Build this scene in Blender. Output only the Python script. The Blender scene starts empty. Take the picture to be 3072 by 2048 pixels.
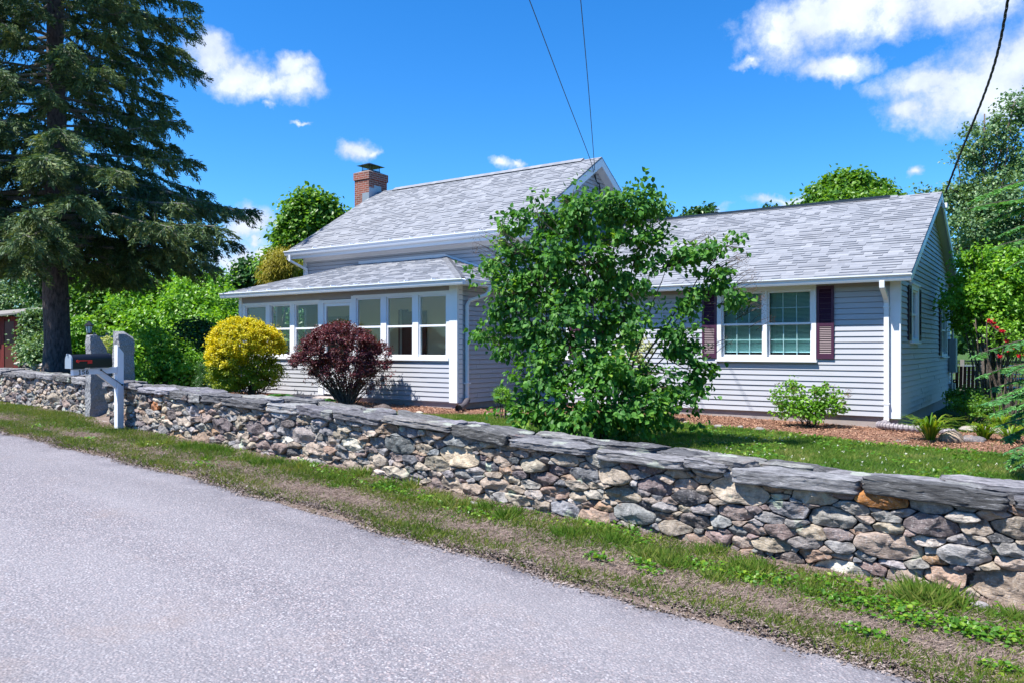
import bpy, math, random
import numpy as np
from mathutils import Vector, noise
random.seed(7); rng = np.random.default_rng(11)
C = bpy.context.scene.collection
sc = bpy.context.scene

# ------------------------------------------------------------------ camera
# World: X runs along the house front, Y into the plot, eye at the origin.
YAW = math.radians(34.75)
RT = (math.cos(YAW), math.sin(YAW)); FW = (-math.sin(YAW), math.cos(YAW))
FPX = 2350.0; HX, HY = 1536.0, 1043.0
cam = bpy.data.cameras.new('camera'); camo = bpy.data.objects.new('camera', cam); C.objects.link(camo)
cam.sensor_width = 36.0; cam.lens = 36.0*FPX/3072.0; cam.shift_y = 19.0/3072.0
cam.clip_end = 3000; cam.clip_start = 0.05
camo.location = (0, 0, 0); camo.rotation_euler = (math.pi/2, 0, YAW)
sc.camera = camo

# ------------------------------------------------------------------ light
SUN = Vector((-0.24, -0.51, 1.0)).normalized()
sl = bpy.data.lights.new('sun', 'SUN'); so = bpy.data.objects.new('sun', sl); C.objects.link(so)
sl.energy = 4.6; sl.angle = math.radians(0.55); sl.color = (1.0, 0.955, 0.88)
so.location = (0, 0, 30); so.rotation_euler = (-SUN).to_track_quat('-Z', 'Y').to_euler()
sc.view_settings.view_transform = 'Standard'; sc.view_settings.look = 'None'
sc.view_settings.exposure = 1.05; sc.view_settings.gamma = 1.0
sc.cycles.max_bounces = 8; sc.cycles.transparent_max_bounces = 12
sc.cycles.use_denoising = True

class NT:
    """small helper to write node trees"""
    def __init__(s, tree): s.t = tree; s.n = tree.nodes; s.l = tree.links
    def new(s, typ, **kw):
        n = s.n.new(typ)
        for k, v in kw.items():
            if k.startswith('i_'):
                key = k[2:]; key = int(key) if key.isdigit() else key.replace('_', ' ')
                s.put(n.inputs[key], v)
            else: setattr(n, k, v)
        return n
    def put(s, inp, v):
        if isinstance(v, bpy.types.NodeSocket): s.l.new(v, inp)
        else:
            try: inp.default_value = v
            except Exception: inp.default_value = tuple(v) + (1.0,)
    def math(s, op, a, b=None, c=None, clamp=False):
        n = s.n.new('ShaderNodeMath'); n.operation = op; n.use_clamp = clamp
        s.put(n.inputs[0], a)
        if b is not None: s.put(n.inputs[1], b)
        if c is not None: s.put(n.inputs[2], c)
        return n.outputs[0]
    def vmath(s, op, a, b=None):
        n = s.n.new('ShaderNodeVectorMath'); n.operation = op
        s.put(n.inputs[0], a)
        if b is not None: s.put(n.inputs[1], b)
        return n.outputs['Value'] if op in ('DOT_PRODUCT', 'LENGTH', 'DISTANCE') else n.outputs[0]
    def mix(s, f, a, b, mode='MIX'):
        n = s.n.new('ShaderNodeMix'); n.data_type = 'RGBA'; n.blend_type = mode
        s.put(n.inputs[0], f); s.put(n.inputs[6], col4(a)); s.put(n.inputs[7], col4(b))
        return n.outputs[2]
    def ramp(s, f, stops, interp='LINEAR'):
        n = s.n.new('ShaderNodeValToRGB'); s.put(n.inputs[0], f)
        cr = n.color_ramp; cr.interpolation = interp
        while len(cr.elements) > 1: cr.elements.remove(cr.elements[-1])
        cr.elements[0].position = stops[0][0]; cr.elements[0].color = col4(stops[0][1])
        for p, c in stops[1:]:
            e = cr.elements.new(p); e.color = col4(c)
        return n.outputs[0]
    def noise(s, vec, scale, detail=4, rough=0.55, out=0):
        n = s.new('ShaderNodeTexNoise'); n.inputs['Scale'].default_value = scale
        n.inputs['Detail'].default_value = detail; n.inputs['Roughness'].default_value = rough
        if vec is not None: s.l.new(vec, n.inputs['Vector'])
        return n.outputs[out]
    def voro(s, vec, scale, out='Distance', feature='F1', rnd=1.0):
        n = s.new('ShaderNodeTexVoronoi', feature=feature); n.inputs['Scale'].default_value = scale
        n.inputs['Randomness'].default_value = rnd
        if vec is not None: s.l.new(vec, n.inputs['Vector'])
        return n.outputs[out]
    def maprange(s, v, a, b, c=0.0, d=1.0):
        n = s.new('ShaderNodeMapRange'); s.put(n.inputs[0], v)
        for i, x in enumerate((a, b, c, d)): n.inputs[i+1].default_value = x
        return n.outputs[0]

def col4(c):
    if isinstance(c, bpy.types.NodeSocket): return c
    if isinstance(c, (int, float)): return (c, c, c, 1.0)
    return tuple(c) if len(c) == 4 else tuple(c) + (1.0,)

# ---- world: physical sky with fair-weather clouds at chosen bearings
w = bpy.data.worlds.new('World'); sc.world = w; w.use_nodes = True
N = NT(w.node_tree); N.n.clear()
sky = N.new('ShaderNodeTexSky', sky_type='NISHITA'); sky.sun_disc = False
sky.sun_elevation = math.asin(SUN.z); sky.sun_rotation = math.atan2(SUN.x, SUN.y) % (2*math.pi)
sky.air_density = 1.0; sky.dust_density = 0.25; sky.ozone_density = 4.0; sky.altitude = 200
tc = N.new('ShaderNodeTexCoord'); dirv = tc.outputs['Generated']
nrm = N.vmath('NORMALIZE', dirv)
def pdir(px, py):
    t = (px-HX)/FPX; u = (HY-py)/FPX
    return Vector((RT[0]*t+FW[0], RT[1]*t+FW[1], u)).normalized()
warp = N.vmath('SCALE', N.vmath('SUBTRACT', N.noise(nrm, 9.0, 6, 0.6, 1), (0.5, 0.5, 0.5)))
warp.node.inputs['Scale'].default_value = 0.085
wd = N.vmath('ADD', nrm, warp)
# cloud puffs: px, py, half width px, half height px
CL = [(620,160,75,75),(700,225,95,65),(800,255,110,48),(900,270,75,50),(880,215,60,35),(815,310,30,24),
      (1075,425,45,42),(1110,432,34,20),(1500,502,70,24),(1555,498,40,14),
      (2420,60,190,90),(2560,20,250,85),(2330,130,100,70),(2500,185,110,42),(2690,30,140,60),(2880,20,200,60),
      (2800,235,170,55),(2950,260,220,110),(2720,330,95,50),(3050,190,200,120),(3230,40,160,90),(2240,200,50,24),
      (740,690,75,45),(690,760,85,60),(760,780,90,50),(640,840,90,60),(700,820,90,55),(760,725,50,25),
      (2080,645,170,22),(1960,640,80,16),(2330,615,110,22),(2440,640,90,26),(2150,-20,45,22),(2780,485,26,26),(900,380,40,12)]
mask = None
for (px, py, hw, hh) in CL:
    c = pdir(px, py); side = Vector((0, 0, 1)).cross(c).normalized(); up = c.cross(side)
    dlt = N.vmath('SUBTRACT', wd, tuple(c))
    a = N.math('MULTIPLY', N.vmath('DOT_PRODUCT', dlt, tuple(side)), FPX/hw*1.02)
    b = N.math('MULTIPLY', N.vmath('DOT_PRODUCT', dlt, tuple(up)), FPX/hh*1.02)
    r2 = N.math('ADD', N.math('MULTIPLY', a, a), N.math('MULTIPLY', b, b))
    k = N.math('SUBTRACT', 1.25 if hh > 30 else 1.0, N.math('SQRT', r2))
    mask = k if mask is None else N.math('SMOOTH_MAX', mask, k, 0.25)
det = N.noise(nrm, 30.0, 12, 0.66)
ms = N.math('ADD', mask, N.math('MULTIPLY', N.math('SUBTRACT', det, 0.5), 1.5))
alpha = N.maprange(ms, 0.12, 0.88)
alpha = N.math('POWER', alpha, 1.15)
shade = N.noise(nrm, 14.0, 6, 0.55)
cloudc = N.ramp(N.math('ADD', N.math('MULTIPLY', shade, 0.7), N.math('MULTIPLY', ms, 0.28)),
                [(0.34, (2.9, 3.7, 5.4)), (0.50, (4.0, 4.6, 5.9)), (0.72, (5.6, 6.1, 7.0))])
hs = N.new('ShaderNodeHueSaturation'); hs.inputs['Saturation'].default_value = 1.32; hs.inputs['Value'].default_value = 1.0
N.l.new(sky.outputs[0], hs.inputs['Color'])
tint = N.mix(1.0, hs.outputs[0], (0.72, 1.06, 1.26), 'MULTIPLY')
mixc = N.mix(alpha, tint, cloudc)
bg = N.new('ShaderNodeBackground'); bg.inputs['Strength'].default_value = 0.09
N.l.new(mixc, bg.inputs['Color'])
wo = N.new('ShaderNodeOutputWorld'); N.l.new(bg.outputs[0], wo.inputs[0])

# ------------------------------------------------------------------ pixel helpers (photo pixels -> points in the plot)
def P(px, py, d):
    t = (px-HX)/FPX
    return Vector((RT[0]*t*d+FW[0]*d, RT[1]*t*d+FW[1]*d, (HY-py)/FPX*d))
def dY(px, Y):                                  # depth where the ray of column px meets the plane Y
    t = (px-HX)/FPX
    return Y/(RT[1]*t+FW[1])
def fX(px, Y):
    t = (px-HX)/FPX; d = dY(px, Y)
    return d*(RT[0]*t+FW[0])
def fZ(px, py, Y): return (HY-py)/FPX*dY(px, Y)

# ------------------------------------------------------------------ tagging
def tag(o, label=None, cat=None, group=None, kind=None):
    if label: o['label'] = label
    if cat: o['category'] = cat
    if group: o['group'] = group
    if kind: o['kind'] = kind
    return o
def empty(name, loc, label, cat, group=None):
    o = bpy.data.objects.new(name, None); C.objects.link(o); o.location = loc
    o.empty_display_size = 0.2
    bpy.context.view_layer.update()
    return tag(o, label, cat, group)
def copy_tree(o, parent=None):
    c = o.copy(); C.objects.link(c); c.parent = parent
    for ch in list(o.children): copy_tree(ch, c)
    return c

# ------------------------------------------------------------------ mesh builder (world coordinates; converted when parented)
class MB:
    def __init__(s): s.v = []; s.f = []; s.col = None; s.A = []
    def add(s, vs, fs):
        b = len(s.v); s.v.extend([tuple(v) for v in vs]); s.f.extend([tuple(i+b for i in f) for f in fs]); return b
    def box(s, x0, x1, y0, y1, z0, z1):
        s.obox((0, 0, 0), (1, 0, 0), (0, 1, 0), x0, x1, y0, y1, z0, z1); return s
    def obox(s, P0, u, n, s0, s1, o0, o1, z0, z1):
        P0 = Vector(P0); u = Vector(u); n = Vector(n); k = Vector((0, 0, 1)); vs = []
        for z in (z0, z1):
            for (a, b) in ((s0, o0), (s1, o0), (s1, o1), (s0, o1)): vs.append(P0+u*a+n*b+k*z)
        s.add(vs, [(3, 2, 1, 0), (4, 5, 6, 7), (0, 1, 5, 4), (1, 2, 6, 5), (2, 3, 7, 6), (3, 0, 4, 7)]); return s
    def tube(s, pts, rad, seg=8, cap=True):
        pts = [Vector(p) for p in pts]; n = len(pts)
        if not isinstance(rad, (list, tuple)): rad = [rad]*n
        rings = []; ref = Vector((0.31, 0.17, 0.93)).normalized(); a = None
        for i, p in enumerate(pts):
            t = (pts[min(i+1, n-1)]-pts[max(i-1, 0)])
            t = t.normalized() if t.length > 1e-9 else Vector((0, 0, 1))
            if a is None: a = t.cross(ref); a = a if a.length > 1e-3 else t.cross(Vector((1, 0, 0)))
            a = (a-t*a.dot(t)); a = a.normalized() if a.length > 1e-6 else t.orthogonal().normalized()
            b = t.cross(a)
            rings.append([p+(a*math.cos(2*math.pi*k/seg)+b*math.sin(2*math.pi*k/seg))*rad[i] for k in range(seg)])
        vs = [v for r in rings for v in r]; fs = []
        for i in range(n-1):
            for k in range(seg):
                fs.append((i*seg+k, i*seg+(k+1) % seg, (i+1)*seg+(k+1) % seg, (i+1)*seg+k))
        if cap: fs.append(tuple(range(seg))[::-1]); fs.append(tuple((n-1)*seg+k for k in range(seg)))
        s.add(vs, fs); return s
    def prism(s, pts, vec):                        # extrude a 3D polygon by vec
        n = len(pts); pts = [Vector(p) for p in pts]; v2 = [p+Vector(vec) for p in pts]
        fs = [tuple(range(n))[::-1], tuple(range(n, 2*n))]+[(i, (i+1) % n, n+(i+1) % n, n+i) for i in range(n)]
        s.add(pts+v2, fs); return s
    def arrays(s, V, F):                           # V (n,3), F (m,k) numpy block
        s.A.append((np.asarray(V, dtype=np.float32), np.asarray(F, dtype=np.int32)))
    def build(s, name, mat, parent=None, smooth=False, bevel=0.0, attr=None, recalc=False):
        me = bpy.data.meshes.new(name)
        Vs = []; loops = []; starts = []; nv = 0; nl = 0
        if s.v:
            Vs.append(np.array(s.v, dtype=np.float32))
            tot = np.array([len(f) for f in s.f], dtype=np.int32)
            loops.append(np.fromiter((i for f in s.f for i in f), dtype=np.int32))
            starts.append(np.concatenate(([0], np.cumsum(tot)[:-1])).astype(np.int32)); nv = len(s.v); nl = int(tot.sum())
        for V, F in s.A:
            Vs.append(V); loops.append(F.ravel()+nv); m, k = F.shape
            starts.append(np.arange(m, dtype=np.int32)*k+nl); nv += len(V); nl += m*k
        V = np.concatenate(Vs); L = np.concatenate(loops); S = np.concatenate(starts)
        if parent is not None:
            mw = parent.matrix_world.inverted()
            M = np.array(mw, dtype=np.float32); V = V @ M[:3, :3].T + M[:3, 3]
        me.vertices.add(len(V)); me.vertices.foreach_set('co', V.astype(np.float32).ravel())
        me.loops.add(len(L)); me.loops.foreach_set('vertex_index', L)
        me.polygons.add(len(S)); me.polygons.foreach_set('loop_start', S)
        if attr is not None:
            at = me.color_attributes.new('tone', 'FLOAT_COLOR', 'POINT')
            at.data.foreach_set('color', np.asarray(attr, dtype=np.float32).ravel())
        me.update(calc_edges=True); me.validate()
        me.polygons.foreach_set('use_smooth', np.full(len(me.polygons), bool(smooth)))
        me.materials.append(mat)
        o = bpy.data.objects.new(name, me); C.objects.link(o)
        if parent is not None: o.parent = parent
        if bevel > 0:
            m = o.modifiers.new('bevel', 'BEVEL'); m.width = bevel; m.segments = 2; m.limit_method = 'ANGLE'
        if parent is not None: bpy.context.view_layer.update()
        return o

# ------------------------------------------------------------------ materials
def mat(name):
    m = bpy.data.materials.new(name); m.use_nodes = True; N = NT(m.node_tree); N.n.clear()
    out = N.new('ShaderNodeOutputMaterial'); b = N.new('ShaderNodeBsdfPrincipled'); N.l.new(b.outputs[0], out.inputs[0])
    N.out = out; N.b = b; N.pos = N.new('ShaderNodeNewGeometry').outputs['Position']
    return m, N
def bump(N, h, strength=0.4, dist=0.01):
    n = N.new('ShaderNodeBump'); n.inputs['Strength'].default_value = strength; n.inputs['Distance'].default_value = dist
    N.l.new(h, n.inputs['Height']); N.l.new(n.outputs[0], N.b.inputs['Normal'])
def paint(name, c, rough=0.5, var=0.08, scale=3.0, bumpy=0.0, metal=0.0, dirt=0.0):
    m, N = mat(name)
    f = N.noise(N.pos, scale, 5)
    cc = N.mix(f, tuple(x*(1-var) for x in c), tuple(min(1, x*(1+var)) for x in c))
    if dirt > 0:
        g = N.maprange(N.noise(N.pos, 1.3, 6, 0.7), 0.5, 0.75, 0, dirt)
        cc = N.mix(g, cc, (0.20, 0.18, 0.13))
    N.l.new(cc, N.b.inputs['Base Color']); N.b.inputs['Roughness'].default_value = rough
    N.b.inputs['Metallic'].default_value = metal
    if bumpy > 0: bump(N, N.noise(N.pos, 40, 4), bumpy, 0.004)
    return m
def leafmat(name, stops, trans=0.35, rough=0.45, clump=0.5, spec=0.5):
    m, N = mat(name)
    g = N.new('ShaderNodeNewGeometry')
    r = N.math('ADD', N.math('MULTIPLY', g.outputs['Random Per Island'], 1-clump),
               N.math('MULTIPLY', N.maprange(N.noise(N.pos, 1.7, 3), 0.3, 0.7), clump))
    c = N.ramp(r, stops)
    N.l.new(c, N.b.inputs['Base Color']); N.b.inputs['Roughness'].default_value = rough
    N.b.inputs['Specular IOR Level'].default_value = spec
    tr = N.new('ShaderNodeBsdfTranslucent'); tc_ = N.mix(1.0, c, (1.35, 1.25, 0.5), 'MULTIPLY'); N.l.new(tc_, tr.inputs[0])
    mx = N.new('ShaderNodeMixShader'); mx.inputs[0].default_value = trans
    N.l.new(N.b.outputs[0], mx.inputs[1]); N.l.new(tr.outputs[0], mx.inputs[2]); N.l.new(mx.outputs[0], N.out.inputs[0])
    return m

M = {}
M['white'] = paint('white_trim', (0.74, 0.76, 0.80), 0.45, 0.03, 4, 0.0, dirt=0.05)
M['gutter'] = paint('white_gutter', (0.72, 0.75, 0.80), 0.35, 0.03, 4, dirt=0.06)
M['shutter'] = paint('plum_shutter', (0.055, 0.012, 0.040), 0.5, 0.15, 6)
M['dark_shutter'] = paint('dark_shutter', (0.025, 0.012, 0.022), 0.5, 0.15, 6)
M['black'] = paint('black_metal', (0.012, 0.013, 0.016), 0.28, 0.1, 6)
M['chair_black'] = paint('black_wood', (0.003, 0.003, 0.0035), 0.9, 0.1, 6)
[n_ for n_ in M['chair_black'].node_tree.nodes if n_.bl_idname == 'ShaderNodeBsdfPrincipled'][0].inputs['Specular IOR Level'].default_value = 0.0
M['red'] = paint('red_flag', (0.70, 0.02, 0.015), 0.4, 0.05, 6)
M['grey_metal'] = paint('grey_metal', (0.30, 0.36, 0.42), 0.45, 0.05, 5, metal=0.3)
M['galv'] = paint('galvanised', (0.42, 0.45, 0.48), 0.45, 0.12, 8, metal=0.7)
M['steel_dark'] = paint('dark_steel', (0.06, 0.065, 0.07), 0.35, 0.2, 8, metal=0.8)
M['pipe'] = paint('grey_drain', (0.27, 0.24, 0.26), 0.55, 0.08, 9)
M['dark_pipe'] = paint('dark_drain', (0.09, 0.08, 0.09), 0.5, 0.1, 9)
M['concrete'] = paint('concrete', (0.33, 0.29, 0.28), 0.9, 0.2, 7, 0.5, dirt=0.4)
M['cable'] = paint('black_cable', (0.012, 0.012, 0.014), 0.5, 0.1, 8)
M['beige'] = paint('beige_plaster', (0.76, 0.66, 0.46), 0.9, 0.06, 3)
M['grey_wood_floor'] = paint('porch_floor', (0.42, 0.35, 0.26), 0.7, 0.1, 3)
M['door'] = paint('brown_door', (0.13, 0.035, 0.02), 0.5, 0.2, 6)
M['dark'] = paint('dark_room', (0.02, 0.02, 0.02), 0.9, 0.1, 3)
M['blind'] = paint('teal_blind', (0.42, 0.72, 0.74), 0.6, 0.04, 3)
M['muntin'] = paint('pale_muntin', (0.42, 0.60, 0.62), 0.5, 0.04, 3)
M['curtain'] = paint('grey_curtain', (0.22, 0.19, 0.16), 0.9, 0.15, 10)
M['old_wood'] = paint('weathered_wood', (0.22, 0.20, 0.18), 0.9, 0.25, 9, 0.5)
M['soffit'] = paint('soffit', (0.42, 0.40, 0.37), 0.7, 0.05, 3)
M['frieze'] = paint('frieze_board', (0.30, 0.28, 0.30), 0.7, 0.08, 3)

# vinyl siding
m, N = mat('siding'); M['siding'] = m
st = N.noise(N.vmath('MULTIPLY', N.pos, (1, 1, 12)), 1.5, 4)
c = N.mix(st, (0.39, 0.40, 0.44), (0.435, 0.445, 0.485))
g = N.maprange(N.noise(N.pos, 0.9, 6, 0.7), 0.52, 0.85, 0, 0.25)
c = N.mix(g, c, (0.33, 0.33, 0.24))
N.l.new(c, N.b.inputs['Base Color']); N.b.inputs['Roughness'].default_value = 0.5
bump(N, N.noise(N.vmath('MULTIPLY', N.pos, (1, 1, 30)), 3, 3), 0.08, 0.004)

# asphalt shingles (each tab an island with its own shade)
m, N = mat('shingle'); M['shingle'] = m
g = N.new('ShaderNodeNewGeometry')
c = N.ramp(g.outputs['Random Per Island'], [(0.0, (0.160, 0.172, 0.200)), (0.3, (0.195, 0.208, 0.238)), (0.75, (0.220, 0.233, 0.262)), (1.0, (0.262, 0.275, 0.305))])
sp = N.noise(N.pos, 90, 2, 0.8)
c = N.mix(N.maprange(sp, 0.35, 0.65, 0, 0.3), c, (0.28, 0.285, 0.30))
c = N.mix(N.maprange(N.noise(N.pos, 0.8, 5), 0.45, 0.75, 0, 0.3), c, (0.13, 0.13, 0.14))
N.l.new(c, N.b.inputs['Base Color']); N.b.inputs['Roughness'].default_value = 0.9
bump(N, sp, 0.5, 0.004)

# brick
m, N = mat('brick'); M['brick'] = m
br = N.new('ShaderNodeTexBrick'); br.inputs['Scale'].default_value = 1.0
br.inputs['Brick Width'].default_value = 0.21; br.inputs['Row Height'].default_value = 0.068; br.inputs['Mortar Size'].default_value = 0.006
br.inputs['Color1'].default_value = (0.30, 0.07, 0.04, 1); br.inputs['Color2'].default_value = (0.16, 0.05, 0.035, 1); br.inputs['Mortar'].default_value = (0.42, 0.38, 0.36, 1)
sx = N.new('ShaderNodeSeparateXYZ'); N.l.new(N.pos, sx.inputs[0]); cx = N.new('ShaderNodeCombineXYZ')
N.l.new(N.math('ADD', sx.outputs[0], sx.outputs[1]), cx.inputs[0]); N.l.new(sx.outputs[2], cx.inputs[1]); N.l.new(cx.outputs[0], br.inputs['Vector'])
cb = N.mix(N.math('MULTIPLY', N.noise(N.pos, 9, 5), 0.5), br.outputs[0], (0.12, 0.07, 0.06))
N.l.new(cb, N.b.inputs['Base Color']); N.b.inputs['Roughness'].default_value = 0.9
bump(N, N.math('SUBTRACT', 1.0, br.outputs['Fac']), 0.6, 0.006)

# glass: thin pane, partly mirror
m, N = mat('glass'); M['glass'] = m
gl = N.new('ShaderNodeBsdfGlossy'); gl.inputs['Roughness'].default_value = 0.01; gl.inputs['Color'].default_value = (0.85, 0.9, 0.95, 1)
tr = N.new('ShaderNodeBsdfTransparent'); tr.inputs['Color'].default_value = (0.93, 0.96, 0.96, 1)
gg = N.new('ShaderNodeNewGeometry'); ci = N.math('ABSOLUTE', N.vmath('DOT_PRODUCT', gg.outputs['Normal'], gg.outputs['Incoming']))
fr = N.math('ADD', N.math('MULTIPLY', N.math('POWER', N.math('SUBTRACT', 1.0, ci), 5.0), 0.55), 0.028)
mx = N.new('ShaderNodeMixShader'); N.l.new(fr, mx.inputs[0]); N.l.new(tr.outputs[0], mx.inputs[1]); N.l.new(gl.outputs[0], mx.inputs[2])
N.l.new(mx.outputs[0], N.out.inputs[0])

# field stone: the tone attribute holds each stone's own colour
m, N = mat('field_stone'); M['stone'] = m
at = N.new('ShaderNodeAttribute', attribute_name='tone'); base = at.outputs['Color']
n1 = N.noise(N.pos, 14, 8, 0.68); n2 = N.noise(N.pos, 55, 5, 0.7)
c = N.mix(N.maprange(n1, 0.33, 0.7), N.mix(1.0, base, (0.50, 0.48, 0.48), 'MULTIPLY'), N.mix(1.0, base, (1.42, 1.38, 1.34), 'MULTIPLY'))
lay = N.noise(N.vmath('MULTIPLY', N.pos, (1, 1, 6)), 18, 6, 0.7)
c = N.mix(N.maprange(lay, 0.52, 0.72, 0, 0.55), c, N.mix(1.0, base, (0.45, 0.45, 0.5), 'MULTIPLY'))
c = N.mix(N.maprange(n2, 0.54, 0.66, 0, 0.55), c, (0.50, 0.47, 0.45))
c = N.mix(N.maprange(N.noise(N.pos, 38, 6, 0.8), 0.30, 0.44, 0.6, 0), c, (0.06, 0.055, 0.055))
c = N.mix(N.maprange(N.noise(N.pos, 5, 6, 0.7), 0.60, 0.70, 0, 0.45), c, (0.26, 0.13, 0.06))
vd = N.voro(N.vmath('ADD', N.pos, N.vmath('SCALE', N.noise(N.pos, 25, 4, 0.6, 1))), 4.2)
for nn in N.n:
    if nn.bl_idname == 'ShaderNodeVectorMath' and nn.operation == 'SCALE' and nn.inputs['Scale'].default_value == 1.0: nn.inputs['Scale'].default_value = 0.07
lich = N.math('MULTIPLY', N.math('LESS_THAN', vd, 0.24), N.maprange(N.noise(N.pos, 1.9, 3), 0.50, 0.56))
c = N.mix(N.math('MULTIPLY', lich, N.maprange(n2, 0.3, 0.6, 0.45, 1.0)), c, (0.42, 0.47, 0.37))
N.l.new(c, N.b.inputs['Base Color']); N.b.inputs['Roughness'].default_value = 0.88
N.b.inputs['Specular IOR Level'].default_value = 0.3
bump(N, N.math('ADD', N.math('MULTIPLY', n1, 1.0), N.math('ADD', N.math('MULTIPLY', n2, 0.35), N.math('MULTIPLY', lay, 0.8))), 0.9, 0.02)

# cap slabs: dark layered schist with pale lichen
m, N = mat('cap_stone'); M['cap'] = m
at = N.new('ShaderNodeAttribute', attribute_name='tone'); base = at.outputs['Color']
ps = N.vmath('MULTIPLY', N.pos, (0.6, 2.6, 5))
n1 = N.noise(ps, 11, 10, 0.78); n2 = N.noise(N.pos, 60, 4, 0.75)
c = N.mix(N.maprange(n1, 0.36, 0.66), N.mix(1.0, base, (0.26, 0.26, 0.30), 'MULTIPLY'), N.mix(1.0, base, (1.75, 1.75, 1.76), 'MULTIPLY'))
c = N.mix(N.maprange(N.noise(ps, 13, 8, 0.75), 0.54, 0.66, 0, 0.75), c, (0.46, 0.46, 0.47))
c = N.mix(N.maprange(N.noise(N.pos, 4.5, 8, 0.75), 0.50, 0.66, 0, 0.45), c, (0.07, 0.07, 0.075))
vd = N.voro(N.vmath('ADD', N.pos, N.vmath('SCALE', N.noise(N.pos, 18, 4, 0.6, 1))), 3.2)
for nn in N.n:
    if nn.bl_idname == 'ShaderNodeVectorMath' and nn.operation == 'SCALE' and nn.inputs['Scale'].default_value == 1.0: nn.inputs['Scale'].default_value = 0.12
lich = N.math('MULTIPLY', N.math('LESS_THAN', vd, 0.26), N.maprange(N.noise(N.pos, 1.3, 3), 0.47, 0.55))
c = N.mix(N.math('MULTIPLY', lich, N.maprange(n2, 0.3, 0.6, 0.35, 0.9)), c, (0.44, 0.48, 0.40))
c = N.mix(N.maprange(N.noise(N.pos, 3.1, 6, 0.7), 0.62, 0.72, 0, 0.5), c, (0.22, 0.11, 0.07))
N.l.new(c, N.b.inputs['Base Color']); N.b.inputs['Roughness'].default_value = 0.85
bump(N, N.math('ADD', N.math('MULTIPLY', n1, 1.3), N.math('MULTIPLY', n2, 0.3)), 0.9, 0.025)

# granite posts
m, N = mat('granite'); M['granite'] = m
n1 = N.noise(N.pos, 120, 3, 0.8); n2 = N.noise(N.pos, 6, 5)
c = N.ramp(n1, [(0.38, (0.07, 0.075, 0.08)), (0.5, (0.22, 0.225, 0.235)), (0.62, (0.48, 0.48, 0.48))])
c = N.mix(N.maprange(n2, 0.45, 0.7, 0, 0.35), c, (0.16, 0.165, 0.17))
N.l.new(c, N.b.inputs['Base Color']); N.b.inputs['Roughness'].default_value = 0.85
bump(N, N.math('ADD', N.noise(N.pos, 45, 5, 0.7), N.math('MULTIPLY', n2, 1.5)), 0.8, 0.012)

# asphalt
m, N = mat('asphalt'); M['asphalt'] = m
v1 = N.voro(N.pos, 95, 'Color'); sxyz = N.new('ShaderNodeSeparateColor'); N.l.new(v1, sxyz.inputs[0])
agg = N.ramp(sxyz.outputs[0], [(0.0, (0.08, 0.075, 0.09)), (0.3, (0.18, 0.17, 0.19)), (0.6, (0.25, 0.23, 0.25)), (0.8, (0.37, 0.29, 0.285)), (1.0, (0.52, 0.51, 0.53))])
v2 = N.voro(N.pos, 60)
big = N.noise(N.vmath('MULTIPLY', N.pos, (0.35, 1, 1)), 0.9, 6, 0.62)
c = N.mix(0.18, N.mix(N.maprange(v2, 0.3, 0.65, 0, 0.55), agg, (0.13, 0.125, 0.14)), (0.225, 0.215, 0.232))
c = N.mix(N.maprange(big, 0.42, 0.68, 0.0, 0.5), c, (0.28, 0.265, 0.28))
lane = N.noise(N.vmath('MULTIPLY', N.pos, (0.05, 0.55, 1)), 1.6, 3, 0.5)
c = N.mix(N.maprange(lane, 0.45, 0.62, 0.0, 0.28), c, (0.12, 0.115, 0.125))
c = N.mix(N.maprange(N.noise(N.pos, 1.1, 7, 0.72), 0.56, 0.72, 0, 0.30), c, (0.27, 0.20, 0.165))
# worn dark band and rusty dust close to the grass edge
at = N.new('ShaderNodeAttribute', attribute_name='tone')
edge = N.new('ShaderNodeSeparateColor'); N.l.new(at.outputs['Color'], edge.inputs[0])
ed = N.math('MULTIPLY', edge.outputs[0], N.maprange(N.noise(N.pos, 3.2, 5, 0.65), 0.35, 0.62))
c = N.mix(N.math('MULTIPLY', ed, 0.75), c, (0.085, 0.08, 0.095))
crk = N.voro(N.vmath('ADD', N.vmath('MULTIPLY', N.pos, (0.55, 1, 1)), N.noise(N.pos, 1.4, 5, 0.6, 1)), 0.42, 'Distance', 'DISTANCE_TO_EDGE')
ck = N.math('MULTIPLY', N.math('LESS_THAN', crk, 0.006), N.maprange(N.noise(N.pos, 0.7, 2), 0.5, 0.56))
c = N.mix(N.math('MULTIPLY', ck, 0.0), c, (0.05, 0.05, 0.055))
N.l.new(c, N.b.inputs['Base Color']); N.b.inputs['Roughness'].default_value = 0.82
bump(N, N.math('ADD', v2, N.math('MULTIPLY', sxyz.outputs[1], 0.6)), 0.7, 0.008)

# ground: verge soil and lawn soil by the tone attribute (r = lawn)
m, N = mat('soil'); M['soil'] = m
at = N.new('ShaderNodeAttribute', attribute_name='tone'); sp = N.new('ShaderNodeSeparateColor'); N.l.new(at.outputs['Color'], sp.inputs[0])
n1 = N.noise(N.pos, 3.0, 7, 0.65); n2 = N.noise(N.pos, 60, 5, 0.75); n3 = N.noise(N.pos, 0.8, 3)
dirt = N.ramp(n1, [(0.3, (0.095, 0.062, 0.045)), (0.48, (0.20, 0.145, 0.12)), (0.62, (0.25, 0.195, 0.165)), (0.8, (0.20, 0.10, 0.055))])
dirt = N.mix(N.maprange(n2, 0.4, 0.65, 0, 0.6), dirt, (0.31, 0.25, 0.22))
dirt = N.mix(N.maprange(N.noise(N.pos, 5.2, 6, 0.7), 0.54, 0.66, 0, 0.30), dirt, (0.11, 0.12, 0.04))
law = N.ramp(n1, [(0.3, (0.030, 0.065, 0.014)), (0.55, (0.060, 0.115, 0.024)), (0.8, (0.13, 0.14, 0.045))])
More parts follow.
